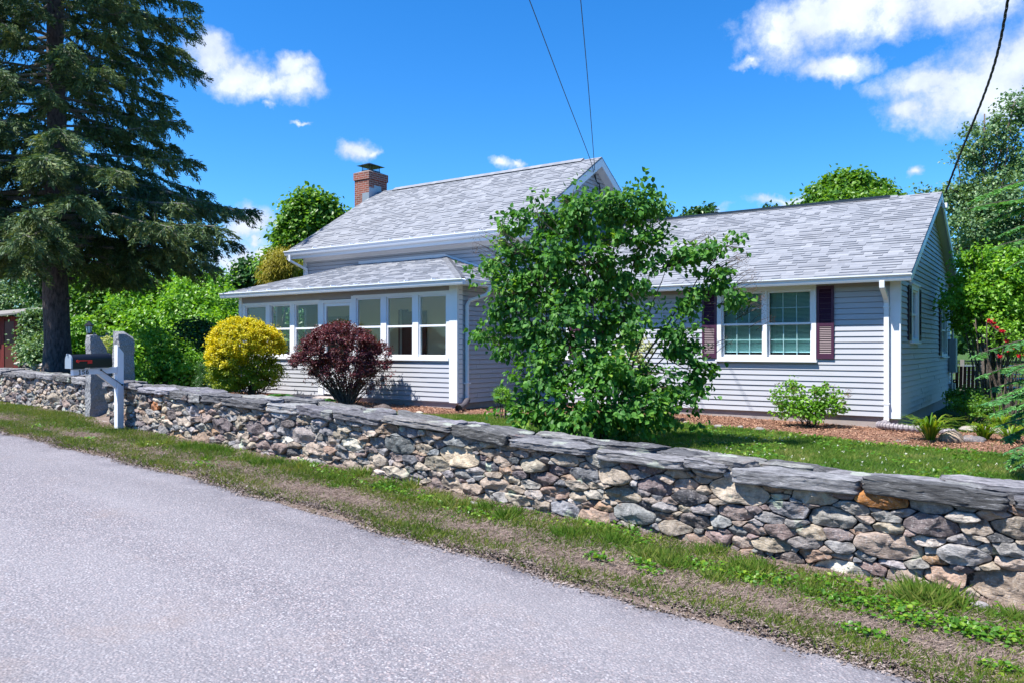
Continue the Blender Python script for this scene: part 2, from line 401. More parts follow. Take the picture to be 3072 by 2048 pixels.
law = N.mix(N.maprange(n2, 0.4, 0.65, 0, 0.6), law, (0.045, 0.08, 0.02))
c = N.mix(sp.outputs[0], dirt, law)
N.l.new(c, N.b.inputs['Base Color']); N.b.inputs['Roughness'].default_value = 0.95; N.b.inputs['Specular IOR Level'].default_value = 0.15
bump(N, N.math('ADD', n2, n1), 0.9, 0.03)

# bark mulch
m, N = mat('mulch'); M['mulch'] = m
n2 = N.noise(N.pos, 70, 6, 0.8); n1 = N.noise(N.pos, 2, 4)
c = N.ramp(n2, [(0.35, (0.10, 0.045, 0.028)), (0.5, (0.27, 0.135, 0.085)), (0.65, (0.46, 0.27, 0.18))])
c = N.mix(N.maprange(n1, 0.5, 0.75, 0, 0.4), c, (0.25, 0.18, 0.14))
N.l.new(c, N.b.inputs['Base Color']); N.b.inputs['Roughness'].default_value = 0.95
bump(N, n2, 1.0, 0.03)
m, N = mat('mulch_chip'); M['chip'] = m
g = N.new('ShaderNodeNewGeometry')
N.l.new(N.ramp(g.outputs['Random Per Island'], [(0, (0.11, 0.05, 0.03)), (0.5, (0.32, 0.16, 0.10)), (1, (0.50, 0.31, 0.21))]), N.b.inputs['Base Color'])
N.b.inputs['Roughness'].default_value = 0.9

# barks, red paint, wood
def barkmat(name, a, b, sc_=18):
    m, N = mat(name)
    n = N.noise(N.vmath('MULTIPLY', N.pos, (1, 1, 0.35)), sc_, 7, 0.7)
    N.l.new(N.mix(N.maprange(n, 0.35, 0.68), a, b), N.b.inputs['Base Color']); N.b.inputs['Roughness'].default_value = 0.95
    bump(N, n, 1.0, 0.04); return m
M['bark'] = barkmat('spruce_bark', (0.028, 0.024, 0.03), (0.17, 0.14, 0.145))
M['twig'] = barkmat('grey_twig', (0.06, 0.045, 0.035), (0.20, 0.16, 0.13), 30)
M['lichen_twig'] = barkmat('lichen_twig', (0.08, 0.08, 0.07), (0.30, 0.30, 0.27), 30)
m, N = mat('red_boards'); M['barn'] = m
n = N.noise(N.vmath('MULTIPLY', N.pos, (9, 9, 0.6)), 3, 5, 0.7)
N.l.new(N.ramp(n, [(0.3, (0.09, 0.012, 0.012)), (0.6, (0.26, 0.035, 0.03)), (0.8, (0.38, 0.16, 0.14))]), N.b.inputs['Base Color']); N.b.inputs['Roughness'].default_value = 0.85

G = leafmat
M['lilac'] = G('lilac_leaf', [(0, (0.030, 0.110, 0.026)), (0.45, (0.070, 0.215, 0.040)), (0.8, (0.14, 0.34, 0.045)), (1, (0.34, 0.46, 0.06))], 0.42, 0.52, 0.4, 0.35)
M['yellow'] = G('golden_leaf', [(0, (0.275, 0.312, 0.007)), (0.5, (0.575, 0.525, 0.013)), (1, (0.825, 0.650, 0.015))], 0.35, 0.5, 0.3)
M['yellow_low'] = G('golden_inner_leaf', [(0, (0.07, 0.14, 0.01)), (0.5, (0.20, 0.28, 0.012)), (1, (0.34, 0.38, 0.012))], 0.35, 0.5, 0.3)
M['purple'] = G('barberry_leaf', [(0, (0.045, 0.014, 0.022)), (0.5, (0.115, 0.030, 0.042)), (0.88, (0.20, 0.045, 0.060)), (1, (0.50, 0.05, 0.09))], 0.3, 0.45, 0.25)
M['maple'] = G('maple_leaf', [(0, (0.045, 0.126, 0.020)), (0.6, (0.121, 0.280, 0.028)), (1, (0.275, 0.443, 0.040))], 0.4, 0.45, 0.45)
M['dark_leaf'] = G('dark_leaf', [(0, (0.018, 0.060, 0.015)), (0.6, (0.042, 0.128, 0.027)), (1, (0.090, 0.210, 0.045))], 0.3, 0.4, 0.5)
M['grey_leaf'] = G('grey_green_leaf', [(0, (0.061, 0.126, 0.053)), (0.6, (0.132, 0.243, 0.092)), (1, (0.284, 0.405, 0.182))], 0.3, 0.45, 0.5)
M['light_leaf'] = G('light_leaf', [(0, (0.058, 0.173, 0.019)), (0.5, (0.144, 0.346, 0.029)), (1, (0.365, 0.614, 0.058))], 0.42, 0.42, 0.45)
M['needle'] = G('spruce_needle', [(0, (0.028, 0.064, 0.034)), (0.45, (0.072, 0.135, 0.052)), (0.75, (0.15, 0.205, 0.065)), (1, (0.32, 0.33, 0.10))], 0.2, 0.6, 0.58, 0.3)
M['hemlock'] = G('hemlock_needle', [(0, (0.063, 0.200, 0.074)), (0.6, (0.126, 0.357, 0.105)), (1, (0.315, 0.567, 0.095))], 0.3, 0.5, 0.4)
M['gold_conifer'] = G('gold_conifer', [(0, (0.144, 0.156, 0.010)), (0.6, (0.360, 0.324, 0.014)), (1, (0.528, 0.432, 0.018))], 0.25, 0.6, 0.5)
M['hosta'] = G('hosta_leaf', [(0, (0.027, 0.105, 0.033)), (1, (0.075, 0.210, 0.045))], 0.25, 0.35, 0.3)
M['daylily'] = G('daylily_leaf', [(0, (0.05, 0.15, 0.015)), (0.6, (0.15, 0.28, 0.02)), (1, (0.42, 0.42, 0.04))], 0.4, 0.4, 0.2)
M['grass'] = G('grass_blade', [(0, (0.060, 0.15, 0.016)), (0.45, (0.12, 0.23, 0.028)), (0.7, (0.24, 0.30, 0.065)), (1, (0.42, 0.36, 0.16))], 0.4, 0.6, 0.55, 0.3)
M['grass2'] = G('verge_blade', [(0, (0.05, 0.11, 0.012)), (0.5, (0.13, 0.21, 0.025)), (0.8, (0.24, 0.27, 0.05)), (1, (0.36, 0.28, 0.15))], 0.35, 0.55, 0.35)
M['straw'] = G('dead_grass', [(0, (0.13, 0.09, 0.075)), (0.6, (0.27, 0.20, 0.175)), (1, (0.40, 0.32, 0.26))], 0.1, 0.8, 0.2)
M['weed'] = G('weed_leaf', [(0, (0.04, 0.13, 0.012)), (0.6, (0.10, 0.26, 0.018)), (1, (0.28, 0.40, 0.03))], 0.4, 0.4, 0.2)
M['rose'] = G('rose_petal', [(0, (0.50, 0.01, 0.03)), (1, (0.75, 0.03, 0.08))], 0.3, 0.5, 0.2)
M['pale_flower'] = G('pale_flower', [(0, (0.35, 0.42, 0.10)), (1, (0.62, 0.62, 0.26))], 0.3, 0.6, 0.3)
M['dead_flower'] = G('dry_flower', [(0, (0.10, 0.055, 0.035)), (1, (0.24, 0.14, 0.10))], 0.1, 0.8, 0.2)
M['varieg'] = G('variegated_leaf', [(0, (0.10, 0.20, 0.04)), (0.5, (0.40, 0.44, 0.20)), (1, (0.60, 0.60, 0.36))], 0.3, 0.5, 0.2)
M['clover'] = G('clover_flower', [(0, (0.6, 0.6, 0.5)), (1, (0.8, 0.8, 0.75))], 0.2, 0.8, 0.2)

# ------------------------------------------------------------------ ground shape
def lerp_tab(x, tab):
    xs = [a for a, _ in tab]; ys = [b for _, b in tab]
    return np.interp(x, xs, ys)
ZB = [(-300, -1.0), (-60, -1.05), (-30, -1.10), (-18.5, -1.15), (-14, -1.18), (-11.8, -1.235), (-7.3, -1.345), (-4.2, -1.51), (-1.6, -1.645), (0, -1.70), (3, -1.76), (12, -1.9), (300, -2.4)]
WF = [(-40, 9.6), (-24, 8.1), (-18.5, 7.5), (-13.8, 6.98), (-12.6, 6.62), (-11.8, 6.5), (-9.5, 6.32), (-7.3, 6.2), (-4.2, 6.1), (-1.6, 6.07), (0, 6.05), (6, 6.0), (40, 5.5)]
RE = [(-60, 9.0), (-30, 6.9), (-18, 5.75), (-13, 5.27), (-6.5, 4.84), (-3.3, 4.72), (-0.7, 4.56), (2, 4.42), (10, 3.4), (60, 1)]
HG = [(-60, -1.1), (-17, -1.2), (-12, -1.27), (-2.5, -1.45), (6, -1.5), (60, -1.6)]
def zb(x): return lerp_tab(x, ZB)
def wf(x): return lerp_tab(x, WF)
def redge(x):
    x = np.asarray(x, dtype=float)
    return lerp_tab(x, RE)+0.035*np.sin(x*3.1)+0.022*np.sin(x*7.3+1)+0.012*np.sin(x*19+2)
def gz(x, y):
    x = np.asarray(x, dtype=float); y = np.asarray(y, dtype=float)
    v = zb(x); h = lerp_tab(x, HG); e = lerp_tab(x, RE); f = wf(x)
    t = np.clip((y-(f+0.05))/0.5, 0, 1); t = t*t*(3-2*t)
    yard = h+0.0*x
    near = np.clip((y-f-0.6)/5.0, 0, 1); yard = (h-0.02)*(near)+(np.maximum(v+0.18, h-0.03))*(1-near)
    z = v*(1-t)+yard*t
    r = np.clip((e+0.03-y)/0.07, 0, 1); z = z-0.055*r
    far = np.clip((e-7.0-y)/2.0, 0, 1); z = z+0.05*far
    fl = np.clip((y-26)/40, 0, 1); z = z*(1-fl)+(-1.3)*fl
    bumpn = 0.012*np.sin(x*2.3+y*1.1)*np.sin(y*2.9-x*0.7)+0.006*np.sin(x*7.1)*np.sin(y*6.3+x)
    return z+bumpn*(1-r*0.7)
def GZ(x, y): return float(gz(x, y))

def grid_mesh(xs, ys, zf, attrf):
    X, Y = np.meshgrid(xs, ys); Z = zf(X, Y)
    V = np.stack([X.ravel(), Y.ravel(), Z.ravel()], 1); nx, ny = len(xs), len(ys)
    i = (np.arange(ny-1)[:, None]*nx+np.arange(nx-1)[None, :]).ravel()
    F = np.stack([i, i+1, i+1+nx, i+nx], 1)
    a = attrf(X.ravel(), Y.ravel()); A = np.stack([a, a*0, a*0, a*0+1], 1)
    mb = MB(); mb.arrays(V, F); return mb, A
def graded(lo, a, b, hi, step, n):
    l = a-np.geomspace(step, a-lo, n)[::-1]; r = b+np.geomspace(step, hi-b, n)
    return np.concatenate([l, np.arange(a, b+1e-6, step), r])
xs = graded(-900, -26, 6, 900, 0.14, 40); ys = graded(-300, -4, 28, 1200, 0.14, 40)
def lawnmask(x, y):
    f = wf(x); return np.clip((y-f-0.3)/0.2, 0, 1)
gm, ga = grid_mesh(xs, ys, gz, lawnmask)
ground = gm.build('ground', M['soil'], None, True, attr=ga); tag(ground, kind='structure')

# road: a sheet with a ragged edge, crowned
rx = np.concatenate([-np.geomspace(24, 400, 30)[::-1], np.arange(-23.9, 8, 0.06), np.geomspace(8, 300, 30)])
ft = np.array([0, 0.02, 0.06, 0.15, 0.35, 0.7, 1.2, 2, 3, 4.5, 5.8, 6.5, 6.8])
e = redge(rx)+0.010*np.sin(rx*41)+0.008*np.sin(rx*67+1)
V = []; A = []
for k, dd in enumerate(ft):
    y = e-dd; zc = zb(rx)-0.052+0.020+0.02*np.sin(math.pi*min(dd, 6.8)/6.8)*1.0
    zc = zc-(0.030 if k == 0 else (0.006 if k == 1 else 0))
    V.append(np.stack([rx, y, zc], 1)); t = np.clip(1-dd/0.45, 0, 1); A.append(np.stack([rx*0+t, rx*0, rx*0, rx*0+1], 1))
V = np.concatenate(V); A = np.concatenate(A); nx = len(rx)
i = (np.arange(len(ft)-1)[:, None]*nx+np.arange(nx-1)[None, :]).ravel()
mb = MB(); mb.arrays(V, np.stack([i, i+nx, i+nx+1, i+1], 1)); road = mb.build('road', M['asphalt'], None, True, attr=A); tag(road, kind='structure')

# mulch bed along the house
def bed_edge(x): return lerp_tab(x, [(-18.5, 11.6), (-16, 11.0), (-12, 11.3), (-10.2, 11.7), (-8.8, 12.9), (-6, 13.85), (-4, 13.55), (-2.3, 13.05), (-0.9, 12.8), (0.5, 13.0)])+0.06*np.sin(x*3)+0.03*np.sin(x*8)
bx_ = np.arange(-18.5, 0.4, 0.12); rows = []
for k in range(14):
    f = k/13; yb = np.where(bx_ < -10.05, 12.75, 15.25); y = bed_edge(bx_)*(1-f)+yb*f
    h = 0.05*min(1, k/3)-0.02*(k == 0)
    z = gz(bx_, y)+h+0.012*np.sin(bx_*9+k*2)*np.sin(k*1.7)
    rows.append(np.stack([bx_, y, z], 1))
V = np.concatenate(rows); nx = len(bx_); i = (np.arange(13)[:, None]*nx+np.arange(nx-1)[None, :]).ravel()
mb = MB(); mb.arrays(V, np.stack([i, i+1, i+1+nx, i+nx], 1)); bed = mb.build('mulch_bed', M['mulch'], None, True); tag(bed, kind='structure')
def bedz(x, y): return GZ(x, y)+0.045

# ------------------------------------------------------------------ scatter tools
def unit(a): return a/np.maximum(np.linalg.norm(a, axis=-1, keepdims=True), 1e-9)
LEAF = (np.array([[0, 0, 0], [0.40, 0.28, 0.10], [0.30, 0.68, 0.07], [0, 1.0, -0.08], [-0.30, 0.68, 0.07], [-0.40, 0.28, 0.10]]), np.array([[0, 1, 2, 3], [0, 3, 4, 5]]))
SLIM = (np.array([[0, 0, 0], [0.20, 0.45, 0.05], [0, 1.0, -0.06], [-0.20, 0.45, 0.05]]), np.array([[0, 1, 2, 3]]))
NEED = (np.array([[-0.07, 0, 0], [0.07, 0, 0], [0.10, 0.55, 0.0], [0, 1.0, 0.0]]), np.array([[0, 1, 2, 3]]))
def put(mb, pos, tip, nrm_, size, tpl=LEAF, wid=1.0):
    """place one template per point: tip = growing direction, nrm_ = facing"""
    V, F = tpl; n = len(pos)
    if n == 0: return
    y = unit(tip); x = unit(np.cross(y, nrm_)); z = np.cross(x, y)
    s = np.asarray(size).reshape(-1, 1, 1) if np.ndim(size) else size
    loc = (V[None, :, 0:1]*wid*x[:, None, :]+V[None, :, 1:2]*y[:, None, :]+V[None, :, 2:3]*z[:, None, :])*s
    W = (pos[:, None, :]+loc).reshape(-1, 3); k = len(V)
    mb.arrays(W, (F[None]+(np.arange(n)*k)[:, None, None]).reshape(-1, F.shape[1]))
def rnd(n): return unit(rng.normal(size=(n, 3)))
def clumps(lobes, nclump, nleaf, crad, shell=0.35, low=-1.0):
    """lobes: (centre, radii). returns leaf points, outward dirs, clump centres"""
    vol = np.array([r[0]*r[1]*r[2] for _, r in lobes])**(2/3); vol = vol/vol.sum()
    C_, O_ = [], []
    for (c, r), f in zip(lobes, vol):
        k = max(3, int(nclump*f)); u = rnd(k*2); u = u[u[:, 2] > low][:k]; k = len(u)
        q = 1-shell*rng.random((k, 1))**1.6
        C_.append(np.array(c)+u*np.array(r)*q); O_.append(unit(u/np.array(r)))
    C_ = np.concatenate(C_); O_ = np.concatenate(O_)
    idx = rng.integers(0, len(C_), nleaf); cr = crad*(0.6+0.8*rng.random((len(C_), 1)))
    g = rng.normal(size=(nleaf, 3))*0.45; g[:, 2] *= 0.7
    pts = C_[idx]+g*cr[idx]
    return pts, unit(O_[idx]+0.6*g), C_, O_
def leaves(mb, pts, out, size, tpl=LEAF, droop=0.5, up=0.9, var=0.35, wid=1.0):
    n = len(pts); tip = unit(out*0.6+rnd(n)*0.8+np.array([0, 0, -droop]))
    nr = unit(np.array([0, 0, up])+out*0.45+rnd(n)*0.65)
    put(mb, pts, tip, nr, size*(1-var/2+var*rng.random(n)), tpl, wid)
def bez(a, b, c, n=7):
    a, b, c = Vector(a), Vector(b), Vector(c)
    return [a*(1-t)**2+b*2*t*(1-t)+c*t*t for t in [i/(n-1) for i in range(n)]]

def tree(name, base, trunk_h, trunk_r, lobes, nclump, nleaf, crad, lsize, leaf, label, cat='tree', group=None, tpl=LEAF, droop=0.5, nlimb=14, bark='twig', low=-0.75, wid=1.0, shell=0.35, spread=0.15):
    """tapered trunk + limbs reaching into clumps of leaf-sized faces"""
    base = Vector(base); root = empty(name, base, label, cat, group)
    pts, out, CC, OO = clumps(lobes, nclump, nleaf, crad, shell, low)
    tb = MB(); top = base+Vector((0, 0, trunk_h))
    cen = Vector(np.mean([np.array(c) for c, _ in lobes], axis=0)); topc = Vector((cen.x, cen.y, max(l[0][2] for l in lobes)))
    path = bez(base-Vector((0, 0, 0.15)), top+Vector((random.uniform(-spread, spread), random.uniform(-spread, spread), 0)), topc, 9)
    tb.tube(path, [trunk_r*(1.25 if i == 0 else 1)*(1-i/9.5) for i in range(9)], 9)
    sel = rng.choice(len(CC), min(nlimb, len(CC)), replace=False)
    for k in sel:
        c = Vector(CC[k]); f = random.uniform(0.3, 0.85); s = path[int(f*8)]
        mid = (s+c)*0.5+Vector((0, 0, -0.12*(c-s).length))
        tb.tube(bez(s, mid, c, 6), [trunk_r*0.38*(1-i/7) for i in range(6)], 5)
    tb.build('trunk', M[bark], root, True)
    lb = MB(); leaves(lb, pts, out, lsize, tpl, droop, wid=wid); lb.build('crown', M[leaf], root)
    return root

# ------------------------------------------------------------------ house pieces
CW = 0.1016
def clap(mb, P0, u, n, s0f, s1f, z0, z1, holes=(), ex=CW, out=0.019):
    """lapped courses; s0f/s1f give the course ends at height z"""
    P0 = Vector(P0); u = Vector(u); n = Vector(n); k = Vector((0, 0, 1)); z = z0
    while z < z1-0.01:
        zt = min(z+ex, z1); a0, b0 = s0f(z), s1f(z); a1, b1 = s0f(zt), s1f(zt)
        if b0-a0 < 0.02: break
        segs = [(0.0, 1.0)]; zc = (z+zt)/2; cuts = []
        for (ha, hb, hz0, hz1) in holes:
            if hz0 < zc < hz1: cuts.append((ha, hb))
        ivs = [(a0, b0, a1, b1)]
        for (ha, hb) in sorted(cuts):
            new = []
            for (p0, q0, p1, q1) in ivs:
                if ha > p0+0.01 and hb < q0-0.01: new += [(p0, ha, p1, ha), (hb, q0, hb, q1)]
                elif hb <= p0 or ha >= q0: new.append((p0, q0, p1, q1))
                elif ha <= p0: new.append((hb, q0, hb, q1))
                else: new.append((p0, ha, p1, ha))
            ivs = new
        for (p0, q0, p1, q1) in ivs:
          f = lambda s, o, zz: P0+u*s+n*o+k*zz
          if q0-p0 > 2.2:
                cut = p0+(q0-p0)*random.uniform(0.2, 0.8); sub = [(p0, cut, p1, cut, 0), (cut-0.03, q0, cut-0.03, q1, 0.0022)]
          else: sub = [(p0, q0, p1, q1, 0)]
          for (p0, q0, p1, q1, eo) in sub:
            w0 = random.uniform(-0.0012, 0.0012); w1 = random.uniform(-0.0012, 0.0012)
            vs = [f(p0, out+eo, z+w0), f(q0, out+eo, z+w1), f(q1, 0.003+eo, zt-0.010), f(p1, 0.003+eo, zt-0.010), f(p0, -0.019, z+w0), f(q0, -0.019, z+w1)]
            mb.add(vs, [(0, 1, 2, 3), (4, 5, 1, 0), (0, 3, 4), (1, 5, 2)])
        z = zt
def panel(mb, P0, u, n, s0, s1, z0, z1, holes=(), o0=-0.12, o1=-0.02):
    ss = sorted({s0, s1, *[h[0] for h in holes], *[h[1] for h in holes]}); zs = sorted({z0, z1, *[h[2] for h in holes], *[h[3] for h in holes]})
    ss = [q for q in ss if s0 <= q <= s1]; zs = [q for q in zs if z0 <= q <= z1]
    for a, b in zip(ss, ss[1:]):
        for c, d in zip(zs, zs[1:]):
            m_ = ((a+b)/2, (c+d)/2)
            if any(h[0] < m_[0] < h[1] and h[2] < m_[1] < h[3] for h in holes): continue
            mb.obox(P0, u, n, a, b, o0, o1, c, d)
def shingles(mb, E0, E1, T0, T1, ex=0.134, tw=(0.10, 0.30)):
    """roof slope from eave line E0-E1 up to top line T0-T1"""
    E0, E1, T0, T1 = map(Vector, (E0, E1, T0, T1))
    nrm_ = (E1-E0).cross(T0-E0).normalized()
    if nrm_.z < 0: nrm_ = -nrm_
    mid0 = (E0+E1)/2; mid1 = (T0+T1)/2; L = abs((mid1-mid0).dot(((mid1-mid0)-(E1-E0).normalized()*(mid1-mid0).dot((E1-E0).normalized())).normalized()))
    n = max(2, int(round(L/ex)))
    for r in range(n):
        f0, f1 = r/n, min(1.0, (r+1.0)/n)
        A, B = E0.lerp(T0, f0), E1.lerp(T1, f0); A1, B1 = E0.lerp(T0, f1), E1.lerp(T1, f1)
        W = (B-A).length; s = -random.uniform(0, 0.3)
        while s < W:
            wt = random.uniform(*tw); a = max(0, s); b = min(W, s+wt); s += wt
            if b-a < 0.005: continue
            th = 0.018 if random.random() < 0.5 else 0.006
            fa, fb = a/W, b/W
            p = [A.lerp(B, fa), A.lerp(B, fb), A1.lerp(B1, fb), A1.lerp(B1, fa)]
            jz = random.uniform(-0.0015, 0.0015)
            q = [p[0]+nrm_*(th+jz), p[1]+nrm_*(th+jz), p[2]+nrm_*0.0035, p[3]+nrm_*0.0035]
            mb.add(p+q, [(4, 5, 6, 7), (0, 1, 5, 4), (1, 2, 6, 5), (3, 0, 4, 7)])
def gutter(mb, A, B, n, w=0.125, h=0.12):
    """K-style gutter from A to B (top back line), n = outward"""
    A = Vector(A); B = Vector(B); n = Vector(n); k = Vector((0, 0, 1))
    prof = [(0, 0), (0, -h), (w*0.62, -h), (w*0.74, -h*0.72), (w*0.78, -h*0.45), (w, -h*0.18), (w, 0), (w-0.012, 0), (w-0.012, -h*0.16), (0.01, -h*0.2), (0.01, 0)]
    vs = [A+n*a+k*b for a, b in prof]+[B+n*a+k*b for a, b in prof]; m_ = len(prof)
    mb.add(vs, [(i, (i+1) % m_, m_+(i+1) % m_, m_+i) for i in range(m_)]+[tuple(range(m_)), tuple(range(m_, 2*m_))[::-1]])
def rect_pipe(mb, pts, w=0.075, d=0.055, side=(1, 0, 0)):
    pts = [Vector(p) for p in pts]; side = Vector(side).normalized(); rings = []
    for i, p in enumerate(pts):
        t = (pts[min(i+1, len(pts)-1)]-pts[max(i-1, 0)]).normalized(); o = side.cross(t).normalized()
        rings += [p-side*w/2-o*d/2, p+side*w/2-o*d/2, p+side*w/2+o*d/2, p-side*w/2+o*d/2]
    fs = [(3, 2, 1, 0), tuple(len(rings)-4+i for i in range(4))]
    for i in range(len(pts)-1):
        for q in range(4): fs.append((i*4+q, i*4+(q+1) % 4, (i+1)*4+(q+1) % 4, (i+1)*4+q))
    mb.add(rings, fs)

KX, KY = Vector((1, 0, 0)), Vector((0, 1, 0))
house = empty('house', (-10, 17, -1.4), 'pale lavender sided house with grey shingle roofs, windowed porch and right hand wing', 'house')
WX0, WX1, WY0, WY1 = -10.2, -2.25, 15.2, 23.2
WZ0, WZ1 = -1.216, 1.225
RWY, RWZ, EWY, EWZ = 19.3, 3.38, 14.88, 1.285           # wing ridge and eave
MX0, MX1, MY0, MY1 = -17.85, -10.2, 15.2, 21.8
RMY, RMZ, EMY, EMZ = 18.5, 5.07, 14.80, 2.76            # main ridge and eave
PX0, PX1, PY0 = -17.4, -10.18, 12.7
O = (0, 0, 0)

# --- wing walls
DWX = (fX(2153, WY0), fX(2450, WY0))
w_holes = [(DWX[0], DWX[1], -0.265, 1.2), (-9.75, -8.95, -0.25, 1.15)]
mb = MB(); clap(mb, (0, WY0, 0), KX, -KY, lambda z: WX0, lambda z: WX1, WZ0, WZ1, w_holes)
panel(mb, (0, WY0, 0), KX, -KY, WX0, WX1, WZ0, WZ1, w_holes, -0.15, -0.02)
mb.build('wall', M['siding'], house)
e_holes = [(16.3, 17.25, 0.08, 1.22), (21.0, 22.2, -0.24, 1.1)]
mb = MB()
ws = (RWZ-EWZ)/(RWY-EWY)
top = lambda y: RWZ-0.14-ws*abs(y-RWY)
ylo = lambda z: WY0 if z < WZ1 else max(WY0, RWY-(RWZ-0.14-z)/ws)
yhi = lambda z: WY1 if z < WZ1 else min(WY1, RWY+(RWZ-0.14-z)/ws)
clap(mb, (WX1, 0, 0), KY, KX, ylo, yhi, WZ0, RWZ-0.15, e_holes, out=0.024)
panel(mb, (WX1, 0, 0), KY, KX, WY0, WY1, WZ0, WZ1-0.02, e_holes, -0.15, -0.02)
mb.prism([(WX1-0.022, WY0, WZ1-0.03), (WX1-0.022, WY1, WZ1-0.03), (WX1-0.022, RWY, RWZ-0.18)], (-0.1, 0, 0))
mb.build('wall', M['siding'], house)
mb = MB(); mb.box(WX0, WX1, WY1-0.1, WY1, WZ0, WZ1); mb.build('wall', M['siding'], house)
mb = MB(); mb.box(WX0, WX1-0.03, WY0+0.03, WY1-0.03, -1.7, WZ0+0.02); mb.build('foundation', M['concrete'], house)
# corner boards
mb = MB(); mb.box(WX1-0.155, WX1+0.022, WY0-0.026, WY0+0.0, WZ0-0.03, WZ1-0.01); mb.box(WX1, WX1+0.022, WY0-0.001, WY0+0.07, WZ0-0.03, WZ1-0.01)
mb.build('corner_board', M['white'], house, bevel=0.004)

# --- wing roof
ov = 0.23; RX1 = WX1+ov; RX0 = MX1
mb = MB()
shingles(mb, (RX0, EWY, EWZ), (RX1, EWY, EWZ), (RX0, RWY, RWZ), (RX1, RWY, RWZ))
bY = 2*RWY-EWY
shingles(mb, (RX0, bY, EWZ), (RX1, bY, EWZ), (RX0, RWY, RWZ), (RX1, RWY, RWZ))
th = 0.05
mb.prism([(RX0, EWY, EWZ), (RX0, RWY, RWZ), (RX0, bY, EWZ), (RX0, bY, EWZ-th), (RX0, RWY, RWZ-th), (RX0, EWY, EWZ-th)], (RX1-RX0, 0, 0))
s = RX0                                                  # ridge caps
while s < RX1-1.0:
    for sg in (-1, 1):
        mb.add([(s, RWY, RWZ+0.035), (s+0.31, RWY, RWZ+0.028), (s+0.31, RWY+sg*0.15, RWZ-0.15*ws+0.020), (s, RWY+sg*0.15, RWZ-0.15*ws+0.026)], [(0, 1, 2, 3) if sg < 0 else (3, 2, 1, 0)])
    s += 0.2
roof_w = mb.build('roof', M['shingle'], house)
mb = MB(); mb.box(RX0, RX1-1.02, RWY-0.135, RWY+0.135, RWZ-0.055, RWZ+0.022); mb.build('ridge_vent', M['steel_dark'], roof_w)
# soffit, rake boards, fascia of wing
mb = MB()
mb.box(RX0, RX1-0.03, EWY+0.03, WY0+0.0, WZ1-0.02, WZ1+0.004)
for sg in (-1, 1):
    ye = RWY+sg*(RWY-EWY)
    mb.prism([(WX1, RWY, RWZ-0.115), (WX1, ye, EWZ-0.115), (WX1, ye, EWZ-0.13), (WX1, RWY, RWZ-0.13)], (ov-0.02, 0, 0))
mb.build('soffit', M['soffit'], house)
mb = MB()
for sg in (-1, 1):
    ye = RWY+sg*(RWY-EWY)
    mb.prism([(RX1-0.03, RWY, RWZ-0.03), (RX1-0.03, ye, EWZ-0.03), (RX1-0.03, ye, EWZ-0.17), (RX1-0.03, RWY, RWZ-0.17)], (0.035, 0, 0))
mb.box(RX0, RX1-0.03, EWY+0.005, EWY+0.03, WZ1-0.08, EWZ-0.02)
mb.build('rake_board', M['gutter'], house, bevel=0.003)
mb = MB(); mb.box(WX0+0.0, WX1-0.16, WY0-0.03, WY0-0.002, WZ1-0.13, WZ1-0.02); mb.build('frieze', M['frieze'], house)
mb = MB(); gutter(mb, (RX0, EWY, EWZ-0.02), (RX1+0.01, EWY, EWZ-0.02), -KY); gt = mb.build('gutter', M['gutter'], house)

# --- wing downspout with corrugated hose
DX = WX1-0.22
mb = MB()
rect_pipe(mb, [(DX, EWY-0.06, EWZ-0.13), (DX, EWY-0.06, EWZ-0.23), (DX+0.02, WY0-0.10, EWZ-0.42), (DX+0.02, WY0-0.055, EWZ-0.50), (DX+0.02, WY0-0.055, 0), (DX+0.02, WY0-0.055, WZ0-0.02), (DX+0.02, WY0-0.09, WZ0-0.10)], 0.085, 0.065)
for zz in (-1.0, 0.7): mb.box(DX-0.035, DX+0.075, WY0-0.093, WY0-0.018, zz, zz+0.03)
ds = mb.build('downspout', M['white'], house, bevel=0.006)
mb = MB(); hp = []
pts = [Vector((DX+0.02, WY0-0.12, WZ0-0.10)), Vector((DX-0.02, WY0-0.30, WZ0-0.12)), Vector((DX-0.02, WY0-0.42, -1.33)), Vector((DX+0.25, WY0-0.50, -1.345)), Vector((DX+0.7, WY0-0.5, -1.36)), Vector((DX+1.15, WY0-0.62, -1.38))]
for i in range(len(pts)-1):
    p0 = pts[max(i-1, 0)]; p1 = pts[i]; p2 = pts[i+1]; p3 = pts[min(i+2, len(pts)-1)]
    for k in range(22):
        t = k/22; hp.append(0.5*((2*p1)+(p2-p0)*t+(2*p0-5*p1+4*p2-p3)*t*t+(3*p1-p0-3*p2+p3)*t**3))
rr = [0.058+0.009*(1 if (i//2) % 2 else -1) for i in range(len(hp))]
mb.tube(hp, rr, 12); mb.build('drain_hose', M['pipe'], ds, False)

